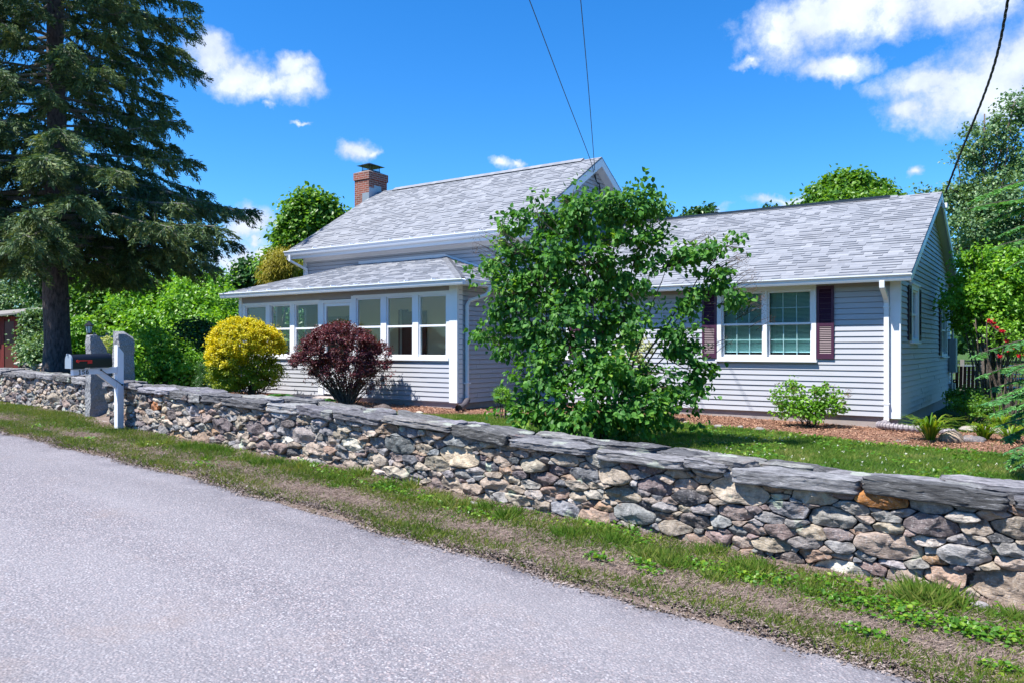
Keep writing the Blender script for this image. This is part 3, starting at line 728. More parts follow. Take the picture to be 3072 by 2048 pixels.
# --- windows
def window(P0, u, n, s0, s1, z0, z1, lites=1, blinds=True, trim=0.085, shutters=None, sill=True, head=0.04, room=True, depth=0.12):
    """double-hung window(s): trim, sashes with check rail, panes, blinds; one frame part per window"""
    P0, u, n = Vector(P0), Vector(u), Vector(n); mb = MB()
    mb.obox(P0, u, n, s0, s0+trim, -0.02, 0.045, z0, z1); mb.obox(P0, u, n, s1-trim, s1, -0.02, 0.045, z0, z1)
    mb.obox(P0, u, n, s0+trim, s1-trim, -0.02, 0.045, z1-trim, z1); mb.obox(P0, u, n, s0+trim, s1-trim, -0.02, 0.045, z0, z0+trim*0.7)
    if head: mb.obox(P0, u, n, s0-0.015, s1+0.015, -0.01, 0.075, z1+0.001, z1+head)
    if sill: mb.obox(P0, u, n, s0-0.02, s1+0.02, -0.01, 0.085, z0-0.035, z0-0.001)
    a0, a1 = s0+trim, s1-trim; wv = (a1-a0)/lites
    fr = None; pn = MB(); bl = MB(); mu = MB(); rm = MB()
    for k in range(lites):
        l, r = a0+k*wv, a0+(k+1)*wv; b = 0.05
        if k: mb.obox(P0, u, n, l-0.04, l+0.04, -0.02, 0.04, z0+trim*0.7, z1-trim); l += 0.04
        if k < lites-1: r -= 0.04
        zl, zh = z0+trim*0.7, z1-trim; zm = (zl+zh)/2
        for (za, zb_, oo) in ((zm-0.02, zh, -0.012), (zl, zm+0.02, -0.045)):
            mb.obox(P0, u, n, l, l+b*0.7, oo-0.03, oo+0.02, za, zb_); mb.obox(P0, u, n, r-b*0.7, r, oo-0.03, oo+0.02, za, zb_)
            mb.obox(P0, u, n, l+b*0.7, r-b*0.7, oo-0.03, oo+0.02, za, za+b*0.8); mb.obox(P0, u, n, l+b*0.7, r-b*0.7, oo-0.03, oo+0.02, zb_-b*0.7, zb_)
            pn.obox(P0, u, n, l+b*0.7, r-b*0.7, oo-0.006, oo-0.002, za+b*0.8, zb_-b*0.7)
            if blinds:
                for q in (1, 2):
                    sx_ = l+b*0.7+(r-l-b*1.4)*q/3; mu.obox(P0, u, n, sx_-0.008, sx_+0.008, oo-0.02, oo-0.009, za+b*0.8, zb_-b*0.7)
                zc_ = (za+zb_)/2; mu.obox(P0, u, n, l+b*0.7, r-b*0.7, oo-0.021, oo-0.010, zc_-0.007, zc_+0.007)
        if blinds:
            z = zl+0.11
            while z < zh:
                p = [P0+u*(l+.03)-n*0.118+Vector((0, 0, z)), P0+u*(r-.03)-n*0.118+Vector((0, 0, z)), P0+u*(r-.03)-n*0.096+Vector((0, 0, z+0.017)), P0+u*(l+.03)-n*0.096+Vector((0, 0, z+0.017))]
                bl.add(p, [(0, 1, 2, 3)]); z += 0.0245
            bl.obox(P0, u, n, l+.03, r-.03, -0.118, -0.096, zl+0.085, zl+0.105)
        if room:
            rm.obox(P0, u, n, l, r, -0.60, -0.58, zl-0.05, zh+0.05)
    fr = mb.build('window', M['white'], house, bevel=0.003)
    pn.build('pane', M['glass'], fr)
    if blinds: bl.build('blind', M['blind'], fr); mu.build('muntin', M['muntin'], fr)
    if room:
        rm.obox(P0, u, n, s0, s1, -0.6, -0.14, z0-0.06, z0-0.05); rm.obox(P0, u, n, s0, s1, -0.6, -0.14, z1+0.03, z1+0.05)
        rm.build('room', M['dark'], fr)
    if shutters:
        wS, mm, sides = shutters
        for sd in sides:
            c0 = (s0-wS-0.01) if sd < 0 else (s1+0.01); sh = MB(); zt, zbm = z1-0.03, z0+0.03; b = 0.045
            sh.obox(P0, u, n, c0, c0+b, 0.012, 0.045, zbm, zt); sh.obox(P0, u, n, c0+wS-b, c0+wS, 0.012, 0.045, zbm, zt)
            zmid = zbm+(zt-zbm)*0.47
            for (q0, q1) in ((zbm, zbm+0.10), (zt-0.06, zt), (zmid-0.03, zmid+0.03)): sh.obox(P0, u, n, c0+b, c0+wS-b, 0.012, 0.043, q0, q1)
            sh.obox(P0, u, n, c0+b, c0+wS-b, 0.012, 0.016, zbm, zt)
            z = zbm+0.10
            while z < zt-0.07:
                p = [P0+u*(c0+b)+n*0.041+Vector((0, 0, z)), P0+u*(c0+wS-b)+n*0.041+Vector((0, 0, z)), P0+u*(c0+wS-b)+n*0.020+Vector((0, 0, z+0.030)), P0+u*(c0+b)+n*0.020+Vector((0, 0, z+0.030)), P0+u*(c0+b)+n*0.018+Vector((0, 0, z)), P0+u*(c0+wS-b)+n*0.018+Vector((0, 0, z))]
                sh.add(p, [(0, 1, 2, 3), (4, 5, 1, 0)]); z += 0.034
            sh.build('shutter', mm, house)
    return fr
window((0, WY0, 0), KX, -KY, DWX[0], DWX[1], -0.23, 1.165, lites=2, shutters=(0.30, M['shutter'], (-1, 1)))
window((0, WY0, 0), KX, -KY, -9.75, -8.95, -0.23, 1.12, lites=1, shutters=(0.28, M['shutter'], (1,)))
window((WX1, 0, 0), KY, KX, 16.3, 17.25, 0.11, 1.18, lites=1, shutters=(0.30, M['dark_shutter'], (-1, 1)))
window((WX1, 0, 0), KY, KX, 21.0, 22.2, -0.20, 1.06, lites=1, shutters=(0.30, M['dark_shutter'], (-1,)))

# electric meter and conduit on the end wall
mb = MB(); mb.box(WX1+0.02, WX1+0.19, 22.62, 22.95, -0.62, 0.22); eb = mb.build('meter_box', M['grey_metal'], house, bevel=0.012)
mb = MB(); mb.tube([(WX1+0.1, 22.78, 0.22), (WX1+0.1, 22.78, 1.9), (WX1+0.06, 22.7, 2.05)], 0.03, 8); mb.tube([(WX1+0.08, 22.8, -0.62), (WX1+0.08, 22.8, -1.4)], 0.025, 8)
mb.box(WX1+0.02, WX1+0.15, 22.82, 22.98, -1.25, -0.9); mb.build('conduit', M['galv'], eb)
# gable floodlight and little vent
mb = MB(); mb.box(WX1+ov, WX1+ov+0.10, RWY-0.02, RWY+0.16, RWZ-0.36, RWZ-0.25); mb.tube([(WX1+0.1, RWY, RWZ-0.3), (WX1+ov, RWY+0.03, RWZ-0.3)], 0.018, 6)
mb.build('flood_light', M['white'], house, bevel=0.01)
mb = MB(); mb.box(WX1+0.015, WX1+0.05, 17.75, 17.95, 2.05, 2.35)
for k in range(5): mb.box(WX1+0.05, WX1+0.062, 17.77, 17.93, 2.08+k*0.052, 2.105+k*0.052)
mb.build('gable_vent', M['frieze'], house)

# --- main block
ms_ = (RMZ-EMZ)/(RMY-EMY)
mb = MB()
clap(mb, (0, MY0, 0), KX, -KY, lambda z: MX0, lambda z: MX1, 1.3, EMZ-0.12, ())
panel(mb, (0, MY0, 0), KX, -KY, MX0, MX1, WZ0, EMZ-0.1, (), -0.15, -0.02)
mb.build('wall', M['siding'], house)
mb = MB()
gy0 = lambda z: MY0 if z < EMZ-0.1 else max(MY0, RMY-(RMZ-0.15-z)/ms_)
gy1 = lambda z: MY1 if z < EMZ-0.1 else min(MY1, RMY+(RMZ-0.15-z)/ms_)
clap(mb, (MX1, 0, 0), KY, KX, gy0, gy1, WZ1, RMZ-0.16, (), out=0.022)
mb.prism([(MX1-0.022, MY0, WZ0), (MX1-0.022, MY1, WZ0), (MX1-0.022, MY1, EMZ-0.1), (MX1-0.022, RMY, RMZ-0.2), (MX1-0.022, MY0, EMZ-0.1)], (-0.12, 0, 0))
mb.build('wall', M['siding'], house)
mb = MB()
mb.prism([(MX0, MY0, WZ0), (MX0, MY1, WZ0), (MX0, MY1, EMZ-0.1), (MX0, RMY, RMZ-0.2), (MX0, MY0, EMZ-0.1)], (0.12, 0, 0)); mb.box(MX0+.12, MX1-.13, MY1-0.1, MY1, WZ0, EMZ-0.1)
mb.build('wall', M['siding'], house)
mb = MB(); mb.box(MX0+0.02, MX1-0.02, MY0+0.04, MY1-0.03, -1.7, WZ0); mb.build('foundation', M['concrete'], house)
mo = 0.28; QX0, QX1 = MX0-mo, MX1+mo
mb = MB()
shingles(mb, (QX0, EMY, EMZ), (QX1, EMY, EMZ), (QX0, RMY, RMZ), (QX1, RMY, RMZ))
bY = 2*RMY-EMY
shingles(mb, (QX0, bY, EMZ), (QX1, bY, EMZ), (QX0, RMY, RMZ), (QX1, RMY, RMZ))
mb.prism([(QX0, EMY, EMZ), (QX0, RMY, RMZ), (QX0, bY, EMZ), (QX0, bY, EMZ-th), (QX0, RMY, RMZ-th), (QX0, EMY, EMZ-th)], (QX1-QX0, 0, 0))
s = QX0+0.75
while s < QX1-0.75:
    for sg in (-1, 1):
        mb.add([(s, RMY, RMZ+0.055), (s+0.31, RMY, RMZ+0.048), (s+0.31, RMY+sg*0.17, RMZ-0.17*ms_+0.042), (s, RMY+sg*0.17, RMZ-0.17*ms_+0.050)], [(0, 1, 2, 3) if sg < 0 else (3, 2, 1, 0)])
    s += 0.2
roof_m = mb.build('roof', M['shingle'], house)
mb = MB(); mb.prism([(QX0+0.75, RMY-0.15, RMZ-0.15*ms_-0.03), (QX0+0.75, RMY, RMZ-0.03), (QX0+0.75, RMY+0.15, RMZ-0.15*ms_-0.03), (QX0+0.75, RMY+0.15, RMZ-0.15*ms_+0.036), (QX0+0.75, RMY, RMZ+0.042), (QX0+0.75, RMY-0.15, RMZ-0.15*ms_+0.036)], (QX1-QX0-1.5, 0, 0)); mb.build('ridge_vent', M['steel_dark'], roof_m)
# rakes: wide white board with return, soffit
mb = MB()
for sg in (-1, 1):
    ye = RMY+sg*(RMY-EMY)
    for xx in (QX1-0.03, QX0-0.005):
        mb.prism([(xx, RMY, RMZ-0.035), (xx, ye, EMZ-0.035), (xx, ye, EMZ-0.25), (xx, RMY, RMZ-0.25)], (0.035, 0, 0))
mb.box(QX0+0.03, QX1-0.03, EMY+0.004, EMY+0.03, EMZ-0.24, EMZ-0.02)
mb.build('rake_board', M['gutter'], house, bevel=0.003)
mb = MB()
for sg in (-1, 1):
    ye = RMY+sg*(RMY-EMY)
    mb.prism([(MX1, RMY, RMZ-0.17), (MX1, ye, EMZ-0.17), (MX1, ye, EMZ-0.185), (MX1, RMY, RMZ-0.185)], (mo-0.03, 0, 0))
mb.box(QX0+0.03, QX1-0.03, EMY+0.03, MY0, EMZ-0.20, EMZ-0.18); mb.box(MX0, MX1, MY0-0.03, MY0-0.004, EMZ-0.30, EMZ-0.20)
mb.build('soffit', M['white'], house)
mb = MB(); gutter(mb, (QX0, EMY, EMZ-0.015), (QX1, EMY, EMZ-0.015), -KY, 0.13, 0.13)
x = QX0+0.5
while x < QX1: mb.box(x, x+0.025, EMY-0.125, EMY+0.06, EMZ-0.014, EMZ+0.002+0.02); x += 0.72
mb.build('gutter', M['gutter'], house)
mb = MB(); mb.box(MX0-0.02, MX0+0.10, MY0-0.028, MY0, 1.3, EMZ-0.2); mb.build('corner_board', M['white'], house)
mb = MB(); rect_pipe(mb, [(MX0+0.02-0.1, EMY-0.06, EMZ-0.12), (MX0+0.0-0.1, EMY-0.05, EMZ-0.28), (MX0+0.16, MY0-0.07, EMZ-0.52), (MX0+0.16, MY0-0.06, EMZ-0.62), (MX0+0.16, MY0-0.06, 1.5)], 0.075, 0.06)
mb.build('downspout', M['white'], house, bevel=0.006)

# chimney
CX0, CX1, CY0, CY1 = -18.73, -18.08, 18.02, 18.84
mb = MB(); mb.box(CX0, CX1, CY0, CY1, -1.5, 5.42); mb.box(CX0-0.03, CX1+0.03, CY0-0.03, CY1+0.03, 5.42, 5.66)
ch = mb.build('chimney', M['brick'], house)
mb = MB(); a, b, c_, d_ = CX0-0.03, CX1+0.03, CY0-0.03, CY1+0.03
mb.add([(a, c_, 5.66), (b, c_, 5.66), (b, d_, 5.66), (a, d_, 5.66), (a+.15, c_+.15, 5.72), (b-.15, c_+.15, 5.72), (b-.15, d_-.15, 5.72), (a+.15, d_-.15, 5.72)], [(0, 1, 5, 4), (1, 2, 6, 5), (2, 3, 7, 6), (3, 0, 4, 7), (4, 5, 6, 7)])
mb.build('crown', M['concrete'], ch)
mb = MB(); cx_, cy_ = (CX0+CX1)/2, (CY0+CY1)/2
for (sx_, sy_) in ((-1, -1), (1, -1), (1, 1), (-1, 1)): mb.box(cx_+sx_*.17-.008, cx_+sx_*.17+.008, cy_+sy_*.22-.008, cy_+sy_*.22+.008, 5.72, 5.91)
mb.box(cx_-.19, cx_+.19, cy_-.24, cy_+.24, 5.715, 5.76)
for k in range(9):
    for sy_ in (-1, 1): mb.box(cx_-.17+k*.0425-.002, cx_-.17+k*.0425+.002, cy_+sy_*.22-.002, cy_+sy_*.22+.002, 5.76, 5.90)
    for sx_ in (-1, 1): mb.box(cx_+sx_*.17-.002, cx_+sx_*.17+.002, cy_-.22+k*.055-.002, cy_-.22+k*.055+.002, 5.76, 5.90)
mb.add([(cx_-.3, cy_-.36, 5.91), (cx_+.3, cy_-.36, 5.91), (cx_+.3, cy_+.36, 5.91), (cx_-.3, cy_+.36, 5.91), (cx_, cy_-.08, 6.03), (cx_, cy_+.08, 6.03)], [(0, 1, 4), (1, 2, 5, 4), (2, 3, 5), (3, 0, 4, 5), (3, 2, 1, 0)])
mb.build('chimney_cap', M['steel_dark'], ch)
mb = MB()
mb.box(CX1-0.3, CX1+0.004, CY0-0.006, CY0, 4.55, 4.98)
mb.box(CX1, CX1+0.006, CY0, CY0+0.22, 4.75, 5.14); mb.box(CX1, CX1+0.006, CY0+0.22, CY0+0.55, 4.85, 5.24)
mb.build('flashing', M['grey_metal'], ch)

# --- porch
EPY, EPZ, TPZ = 12.38, 1.40, 2.27; gx0, gx1 = PX0-0.28, PX1+0.35
def cpx(c): return 650+c*0.3189                            # columns measured on the photo
def col(c): return fX(cpx(c), PY0)
sill_z, head_z = -0.20, 1.12
# openings: left, right of each glazed unit
U = [(275, 470), (508, 697), (740, 962), (1012, 1272), (1318, 1552), (1603, 1850), (1905, 2168)]
mb = MB()
clap(mb, (0, PY0, 0), KX, -KY, lambda z: PX0+.1, lambda z: PX1-0.1, -1.12, sill_z-0.02, [(col(1012), col(1272), -1.3, 2)])
panel(mb, (0, PY0, 0), KX, -KY, PX0, PX1, -1.15, sill_z-0.03, [(col(1012), col(1272), -1.3, 2)], -0.12, -0.02)
mb.build('wall', M['siding'], house)
mb = MB()
clap(mb, (PX1, 0, 0), KY, KX, lambda z: PY0+0.02, lambda z: MY0+.0, -1.15, EPZ-0.12, (), out=0.024)
panel(mb, (PX1, 0, 0), KY, KX, PY0, MY0, -1.16, EPZ-0.1, (), -0.1, -0.02)
mb.build('wall', M['siding'], house)
mb = MB()
lw = [(13.0, 13.8, -0.1, 1.1), (13.95, 14.8, -0.1, 1.1)]
panel(mb, (PX0, 0, 0), KY, -KX, PY0, MY0, -1.16, EPZ-0.1, lw, -0.1, -0.02); mb.build('wall', M['siding'], house)
mb = MB(); mb.box(PX0+.03, PX1-.03, PY0+.04, MY0, -1.7, -1.12); mb.build('foundation', M['concrete'], house)
# interior: beige back wall, floor, ceiling
mb = MB(); mb.box(PX0+.1, PX1-.1, MY0-0.04, MY0-0.02, -1.1, EPZ-.12); mb.box(PX0+.1, PX1-.1, PY0+.12, MY0-.04, EPZ-.13, EPZ-.11)
mb.box(PX1-0.115, PX1-0.105, PY0+.12, MY0-.05, -1.1, EPZ-.14)
mb.build('porch_interior', M['beige'], house)
mb = MB(); mb.box(PX0+.1, PX1-.1, PY0+.1, MY0-.04, -1.12, -1.08); mb.build('porch_floor', M['grey_wood_floor'], house)
def backx(c): return fX(cpx(c), MY0-0.05)
mb = MB(); mb.box(backx(1715), backx(1800), MY0-0.075, MY0-0.045, -1.08, 0.98); mb.box(backx(1765), backx(1980), MY0-0.09, MY0-0.076, -1.08, 0.93)
mb.build('inner_door', M['door'], house)
mb = MB(); mb.box(backx(1735), backx(1755), MY0-0.10, MY0-0.092, -1.08, 1.0); mb.build('inner_door_trim', M['soffit'], house)
mb = MB()
for k in range(24):
    x = backx(1060)+k*(backx(1260)-backx(1060))/24; mb.tube([(x, MY0-0.10, -0.9), (x, MY0-0.10, 0.85)], 0.035, 6)
mb.build('curtain', M['curtain'], house)
# window band: mullions and trim
mb = MB(); f0, f1 = PX0+0.1, PX1-0.17
xs_ = [col(250)]
posts = [(col(250), col(275))]+[(col(U[i][1]), col(U[i+1][0])) for i in range(6)]+[(col(2168), col(2196))]
zh = [1.06, 1.06, 1.06, 1.04, 1.12, 1.12, 1.12]
for i, (a, b) in enumerate(posts):
    zt = max(zh[max(i-1, 0)], zh[min(i, 6)])+0.06
    mb.obox((0, PY0, 0), KX, -KY, a, b, -0.10, 0.03, -1.10 if i in (3, 4) else sill_z, zt)
mb.obox((0, PY0, 0), KX, -KY, col(250), col(975), -0.10, 0.034, 1.06, 1.13)
mb.obox((0, PY0, 0), KX, -KY, col(985), col(1290), -0.10, 0.032, 1.04, 1.115)
mb.obox((0, PY0, 0), KX, -KY, col(1294), col(2196), -0.10, 0.034, 1.12, 1.19)
mb.obox((0, PY0, 0), KX, -KY, col(250), col(1008), -0.10, 0.055, sill_z-0.07, sill_z)
mb.obox((0, PY0, 0), KX, -KY, col(1300), col(2196), -0.10, 0.055, sill_z-0.07, sill_z)
mb.build('window_trim', M['white'], house, bevel=0.004)
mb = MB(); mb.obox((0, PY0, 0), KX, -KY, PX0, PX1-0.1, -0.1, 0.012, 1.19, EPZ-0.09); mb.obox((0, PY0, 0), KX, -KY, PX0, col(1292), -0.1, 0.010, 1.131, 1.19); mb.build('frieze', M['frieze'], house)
for i, (a, b) in enumerate(U):
    x0, x1 = col(a), col(b); mb = MB(); b_ = 0.035 if i != 3 else 0.075; o0, o1 = -0.045, 0.005
    z0, z1 = (sill_z if i != 3 else -1.08), zh[i]; zm = 0.465
    mb.obox((0, PY0, 0), KX, -KY, x0, x0+b_, o0, o1, z0, z1); mb.obox((0, PY0, 0), KX, -KY, x1-b_, x1, o0, o1, z0, z1)
    mb.obox((0, PY0, 0), KX, -KY, x0+b_, x1-b_, o0, o1, z0, z0+(b_*1.5 if i != 3 else 0.6)); mb.obox((0, PY0, 0), KX, -KY, x0+b_, x1-b_, o0, o1, z1-b_, z1)
    if i != 3: mb.obox((0, PY0, 0), KX, -KY, x0+b_, x1-b_, o0, o1, zm-0.022, zm+0.022)
    fr = mb.build('window' if i != 3 else 'door', M['white'], house, bevel=0.003)
    mb = MB(); mb.obox((0, PY0, 0), KX, -KY, x0+b_, x1-b_, -0.024, -0.020, z0+.03, z1-b_); mb.build('pane', M['glass'], fr)
    if i == 0:
        mb = MB(); mb.obox((0, PY0, 0), KX, -KY, x0+b_, x1-b_, -0.05, -0.046, z0+.03, z1-b_); mb.build('shade', M['curtain'], fr)
# corner posts, roof, gutters
mb = MB(); mb.box(col(2197), PX1+0.018, PY0-0.04, PY0-0.001, -1.14, EPZ-0.1); mb.box(PX1+0.001, PX1+0.02, PY0-0.001, PY0+0.14, -1.14, EPZ-0.1)
mb.build('corner_board', M['white'], house, bevel=0.004)
mb = MB(); mb.box(PX0-0.018, PX0+0.11, PY0-0.04, PY0-0.001, -1.14, EPZ-0.1); mb.build('corner_board', M['white'], house, bevel=0.004)
mb = MB()
hl, hr = -15.0, -12.55
shingles(mb, (gx0, EPY, EPZ), (gx1, EPY, EPZ), (hl-0.6, MY0-0.02, TPZ), (hr, MY0-0.02, TPZ))
shingles(mb, (gx1, EPY, EPZ), (gx1, MY0-0.02, EPZ), (hr, MY0-0.02, TPZ), (hr, MY0-0.018, TPZ))
shingles(mb, (gx0, MY0-0.02, EPZ), (gx0, EPY, EPZ), (hl-0.62, MY0-0.018, TPZ), (hl-0.6, MY0-0.02, TPZ))
mb.add([(gx0, EPY, EPZ-0.001), (gx1, EPY, EPZ-0.001), (gx1, MY0-.02, EPZ-0.001), (gx0, MY0-.02, EPZ-0.001), (hl-.6, MY0-.02, TPZ-0.003), (hr, MY0-.02, TPZ-0.003)], [(0, 1, 5, 4), (1, 2, 5), (3, 0, 4), (3, 2, 1, 0), (2, 3, 4, 5)])
# hip caps
A_, B_ = Vector((gx1, EPY, EPZ+0.012)), Vector((hr, MY0-0.02, TPZ+0.018)); n_ = 26
for k in range(n_):
    p = A_.lerp(B_, k/n_); q = A_.lerp(B_, min(1, (k+1.6)/n_))
    for sdv in (Vector((-0.15, 0, -0.012)), Vector((0, 0.15, -0.012))):
        mb.add([p+Vector((0, 0, 0.016)), q+Vector((0, 0, 0.004)), q+sdv+Vector((0, 0, 0.0)), p+sdv+Vector((0, 0, 0.012))], [(0, 1, 2, 3)])
roof_p = mb.build('porch_roof', M['shingle'], house)
mb = MB(); mb.box(hl-.6, hr, MY0-0.05, MY0-0.022, TPZ-0.012, TPZ+0.075)
mb.prism([(hr, MY0-.05, TPZ-0.01), (hr, MY0-.05, TPZ+0.06), (gx1-0.3, MY0-.05, EPZ+0.16), (gx1-0.3, MY0-.05, EPZ+0.09)], (0, 0.026, 0)); mb.build('flashing', M['white'], roof_p)
mb = MB(); gutter(mb, (gx0, EPY, EPZ-0.012), (gx1+0.10, EPY, EPZ-0.012), -KY, 0.125, 0.125); gutter(mb, (gx1, EPY-0.0, EPZ-0.0135), (gx1, MY0-0.05, EPZ-0.0135), KX, 0.123, 0.122)
x = gx0+0.4
while x < gx1: mb.box(x, x+0.025, EPY-0.12, EPY+0.06, EPZ-0.01, EPZ+0.02); x += 0.75
mb.box(gx0, gx1, EPY+0.002, PY0, EPZ-0.115, EPZ-0.10); mb.box(PX1, gx1, PY0+.001, MY0-.05, EPZ-0.116, EPZ-0.101)
mb.build('gutter', M['gutter'], house)
mb = MB(); dx = PX1+0.06
mb.tube([(gx1+0.06, PY0+0.55, EPZ-0.12), (gx1+0.06, PY0+0.55, EPZ-0.22), (gx1+0.03, PY0+0.48, EPZ-0.30), (dx+.02, PY0+0.30, EPZ-0.42), (dx, PY0+0.24, EPZ-0.52), (dx, PY0+0.24, 0), (dx, PY0+0.24, -1.02), (dx+0.05, PY0+0.18, -1.12)], 0.042, 10)
for zz in (-0.75,): mb.box(dx-.06, dx+.055, PY0+0.18, PY0+0.30, zz, zz+0.03)
ds2 = mb.build('downspout', M['white'], house)
mb = MB(); mb.tube([(dx+0.04, PY0+0.2, -1.08), (dx+0.12, PY0+0.0, -1.17), (dx+0.22, PY0-0.25, -1.21)], 0.062, 12); mb.tube([(dx+0.21, PY0-0.22, -1.205), (dx+0.25, PY0-0.36, -1.215)], [0.078, 0.078], 14, False)
mb.build('drain_elbow', M['dark_pipe'], ds2)
mb = MB(); mb.box(col(690), col(1300), PY0-0.55, PY0-0.02, -1.45, -1.13); tag(mb.build('porch_step', M['concrete'], house, bevel=0.015))

# ------------------------------------------------------------------ dry stone walls
def clip(poly, a, b, c):
    """keep the side a*x+b*y<=c"""
    out = []; n = len(poly)
    for i in range(n):
        p, q = poly[i], poly[(i+1) % n]; dp = a*p[0]+b*p[1]-c; dq = a*q[0]+b*q[1]-c
        if dp <= 0: out.append(p)
        if dp*dq < 0: t = dp/(dp-dq); out.append((p[0]+(q[0]-p[0])*t, p[1]+(q[1]-p[1])*t))
    return out
def power_cells(x0, x1, y0, y1, radii, tries, aspect, rs, overlap=0.82):
    pts = []; r_ = random.Random(rs)
    for (ra, rb, cnt) in radii:
        for _ in range(cnt):
            for _t in range(tries):
                r = r_.uniform(ra, rb); x = r_.uniform(x0, x1); y = r_.uniform(y0+0.0, y1-0.0)
                ok = True
                for (px, py, pr) in pts:
                    dx_ = (x-px)*aspect; dy_ = y-py
                    if abs(dx_) < 0.6 and dx_*dx_+dy_*dy_ < (overlap*(r+pr))**2: ok = False; break
                if ok: pts.append((x, y, r)); break
    cells = []
    X = np.array([p[0]*aspect for p in pts]); Yy = np.array([p[1] for p in pts]); R = np.array([p[2] for p in pts])
    for i, (x, y, r) in enumerate(pts):
        xa = x*aspect; poly = [(x0*aspect, y0), (x1*aspect, y0), (x1*aspect, y1), (x0*aspect, y1)]
        dd = (X-xa)**2+(Yy-y)**2
        for j in np.argsort(dd)[1:26]:
            a, b = X[j]-xa, Yy[j]-y; c = (X[j]**2+Yy[j]**2-R[j]**2-(xa*xa+y*y-r*r))/2
            poly = clip(poly, a, b, c)
            if len(poly) < 3: break
        if len(poly) >= 3: cells.append([(p[0]/aspect, p[1]) for p in poly])
    return cells
def shrink_round(poly, gap, m=22, corner=0.22):
    n = len(poly); c = np.mean(poly, axis=0); P_ = np.array(poly)
    d = np.linalg.norm(P_-c, axis=1, keepdims=True); P_ = P_+(c-P_)/np.maximum(d, 1e-6)*np.minimum(gap*1.2, d*0.4)
    for cr_ in (corner, 0.22):
        q = np.roll(P_, -1, axis=0); P_ = np.stack([P_*(1-cr_)+q*cr_, P_*cr_+q*(1-cr_)], 1).reshape(-1, 2)
    q = np.roll(P_, -1, axis=0); L = np.linalg.norm(q-P_, axis=1); cum = np.concatenate(([0], np.cumsum(L)))
    s = np.linspace(0, cum[-1], m, endpoint=False); P2 = np.vstack([P_, P_[:1]])
    return np.stack([np.interp(s, cum, P2[:, 0]), np.interp(s, cum, P2[:, 1])], 1), cum[-1]
def area(p):
    x = [a[0] for a in p]; y = [a[1] for a in p]; n = len(p)
    return abs(sum(x[i]*y[(i+1) % n]-x[(i+1) % n]*y[i] for i in range(n)))/2
PAL = [((0.25, 0.24, 0.235), 7), ((0.19, 0.20, 0.21), 4), ((0.31, 0.265, 0.215), 7), ((0.235, 0.185, 0.17), 4.5), ((0.15, 0.125, 0.125), 2.5), ((0.37, 0.315, 0.255), 5), ((0.33, 0.22, 0.14), 0.45), ((0.10, 0.105, 0.115), 2.2), ((0.33, 0.325, 0.32), 3), ((0.27, 0.20, 0.15), 3), ((0.47, 0.43, 0.38), 1.5)]
def pick(rr):
    t = rr.uniform(0, sum(w_ for _, w_ in PAL))
    for c, w_ in PAL:
        t -= w_
        if t <= 0: break
    k = 1.13*rr.uniform(0.78, 1.22); return tuple(min(0.75, x*k*rr.uniform(0.96, 1.04)) for x in c)
def stone_geo(poly, rr, mapf, gap=0.0032, bul=None):
    ring, per = shrink_round(poly, gap, 34, rr.choice((0.035, 0.05, 0.08, 0.14))); c = ring.mean(axis=0)
    sz = math.sqrt(area(poly)); b = (bul if bul is not None else rr.uniform(0.10, 0.24))*min(sz, 0.19)
    planes = [(rr.uniform(0, 6.283), rr.uniform(0.25, 0.9), rr.uniform(0.55, 0.95)) for _ in range(rr.randint(2, 5))]
    tx, ty = rr.uniform(-0.15, 0.15), rr.uniform(-0.12, 0.12); off = rr.uniform(-0.022, 0.018)
    prof = [(0.92, -0.17), (0.99, -0.06), (1.0, -0.022), (0.982, 0.28*b), (0.93, 0.62*b), (0.83, 0.84*b), (0.68, 0.95*b), (0.48, 1.0*b), (0.26, 1.0*b), (0.08, 1.0*b)]
    sd = Vector((rr.uniform(0, 90), rr.uniform(0, 90), rr.uniform(0, 90))); vs = []
    for (k, o) in prof:
        for p in ring:
            q = c+(p-c)*k; o_ = o
            if o > 0:
                for (pa, pg, ph) in planes: o_ = min(o_, b*ph-((q[0]-c[0])*math.cos(pa)*0.6+(q[1]-c[1])*math.sin(pa))*pg)
                o_ = max(o_, -0.02)
            oo = o_+off+((q[0]-c[0])*tx+(q[1]-c[1])*ty)
            v = Vector((q[0], q[1], oo)); nz = noise.noise_vector(v*8+sd)*0.018+noise.noise_vector(v*22+sd)*0.013+noise.noise_vector(v*60+sd)*0.006
            if o < -0.1: nz *= 0
            sc_ = min(1.0, sz/0.12); v = v+Vector((nz.x*0.55*sc_, nz.y*0.55*sc_, nz.z*1.4*sc_)); vs.append(mapf(v.x, v.y, v.z))
    m_ = len(ring); fs = []
    for i in range(len(prof)-1):
        for k in range(m_): fs.append((i*m_+k, i*m_+(k+1) % m_, (i+1)*m_+(k+1) % m_, (i+1)*m_+k))
    fs.append(tuple((len(prof)-1)*m_+k for k in range(m_)))
    return vs, fs
def set_tone(o, col_): pass
def build_stone(name, vs, fs, tones, mt, parent, label=None):
    mb = MB(); mb.add(vs, fs); o = mb.build(name, mt, parent, True, attr=tones)
    if label: o['label'] = label
    return o
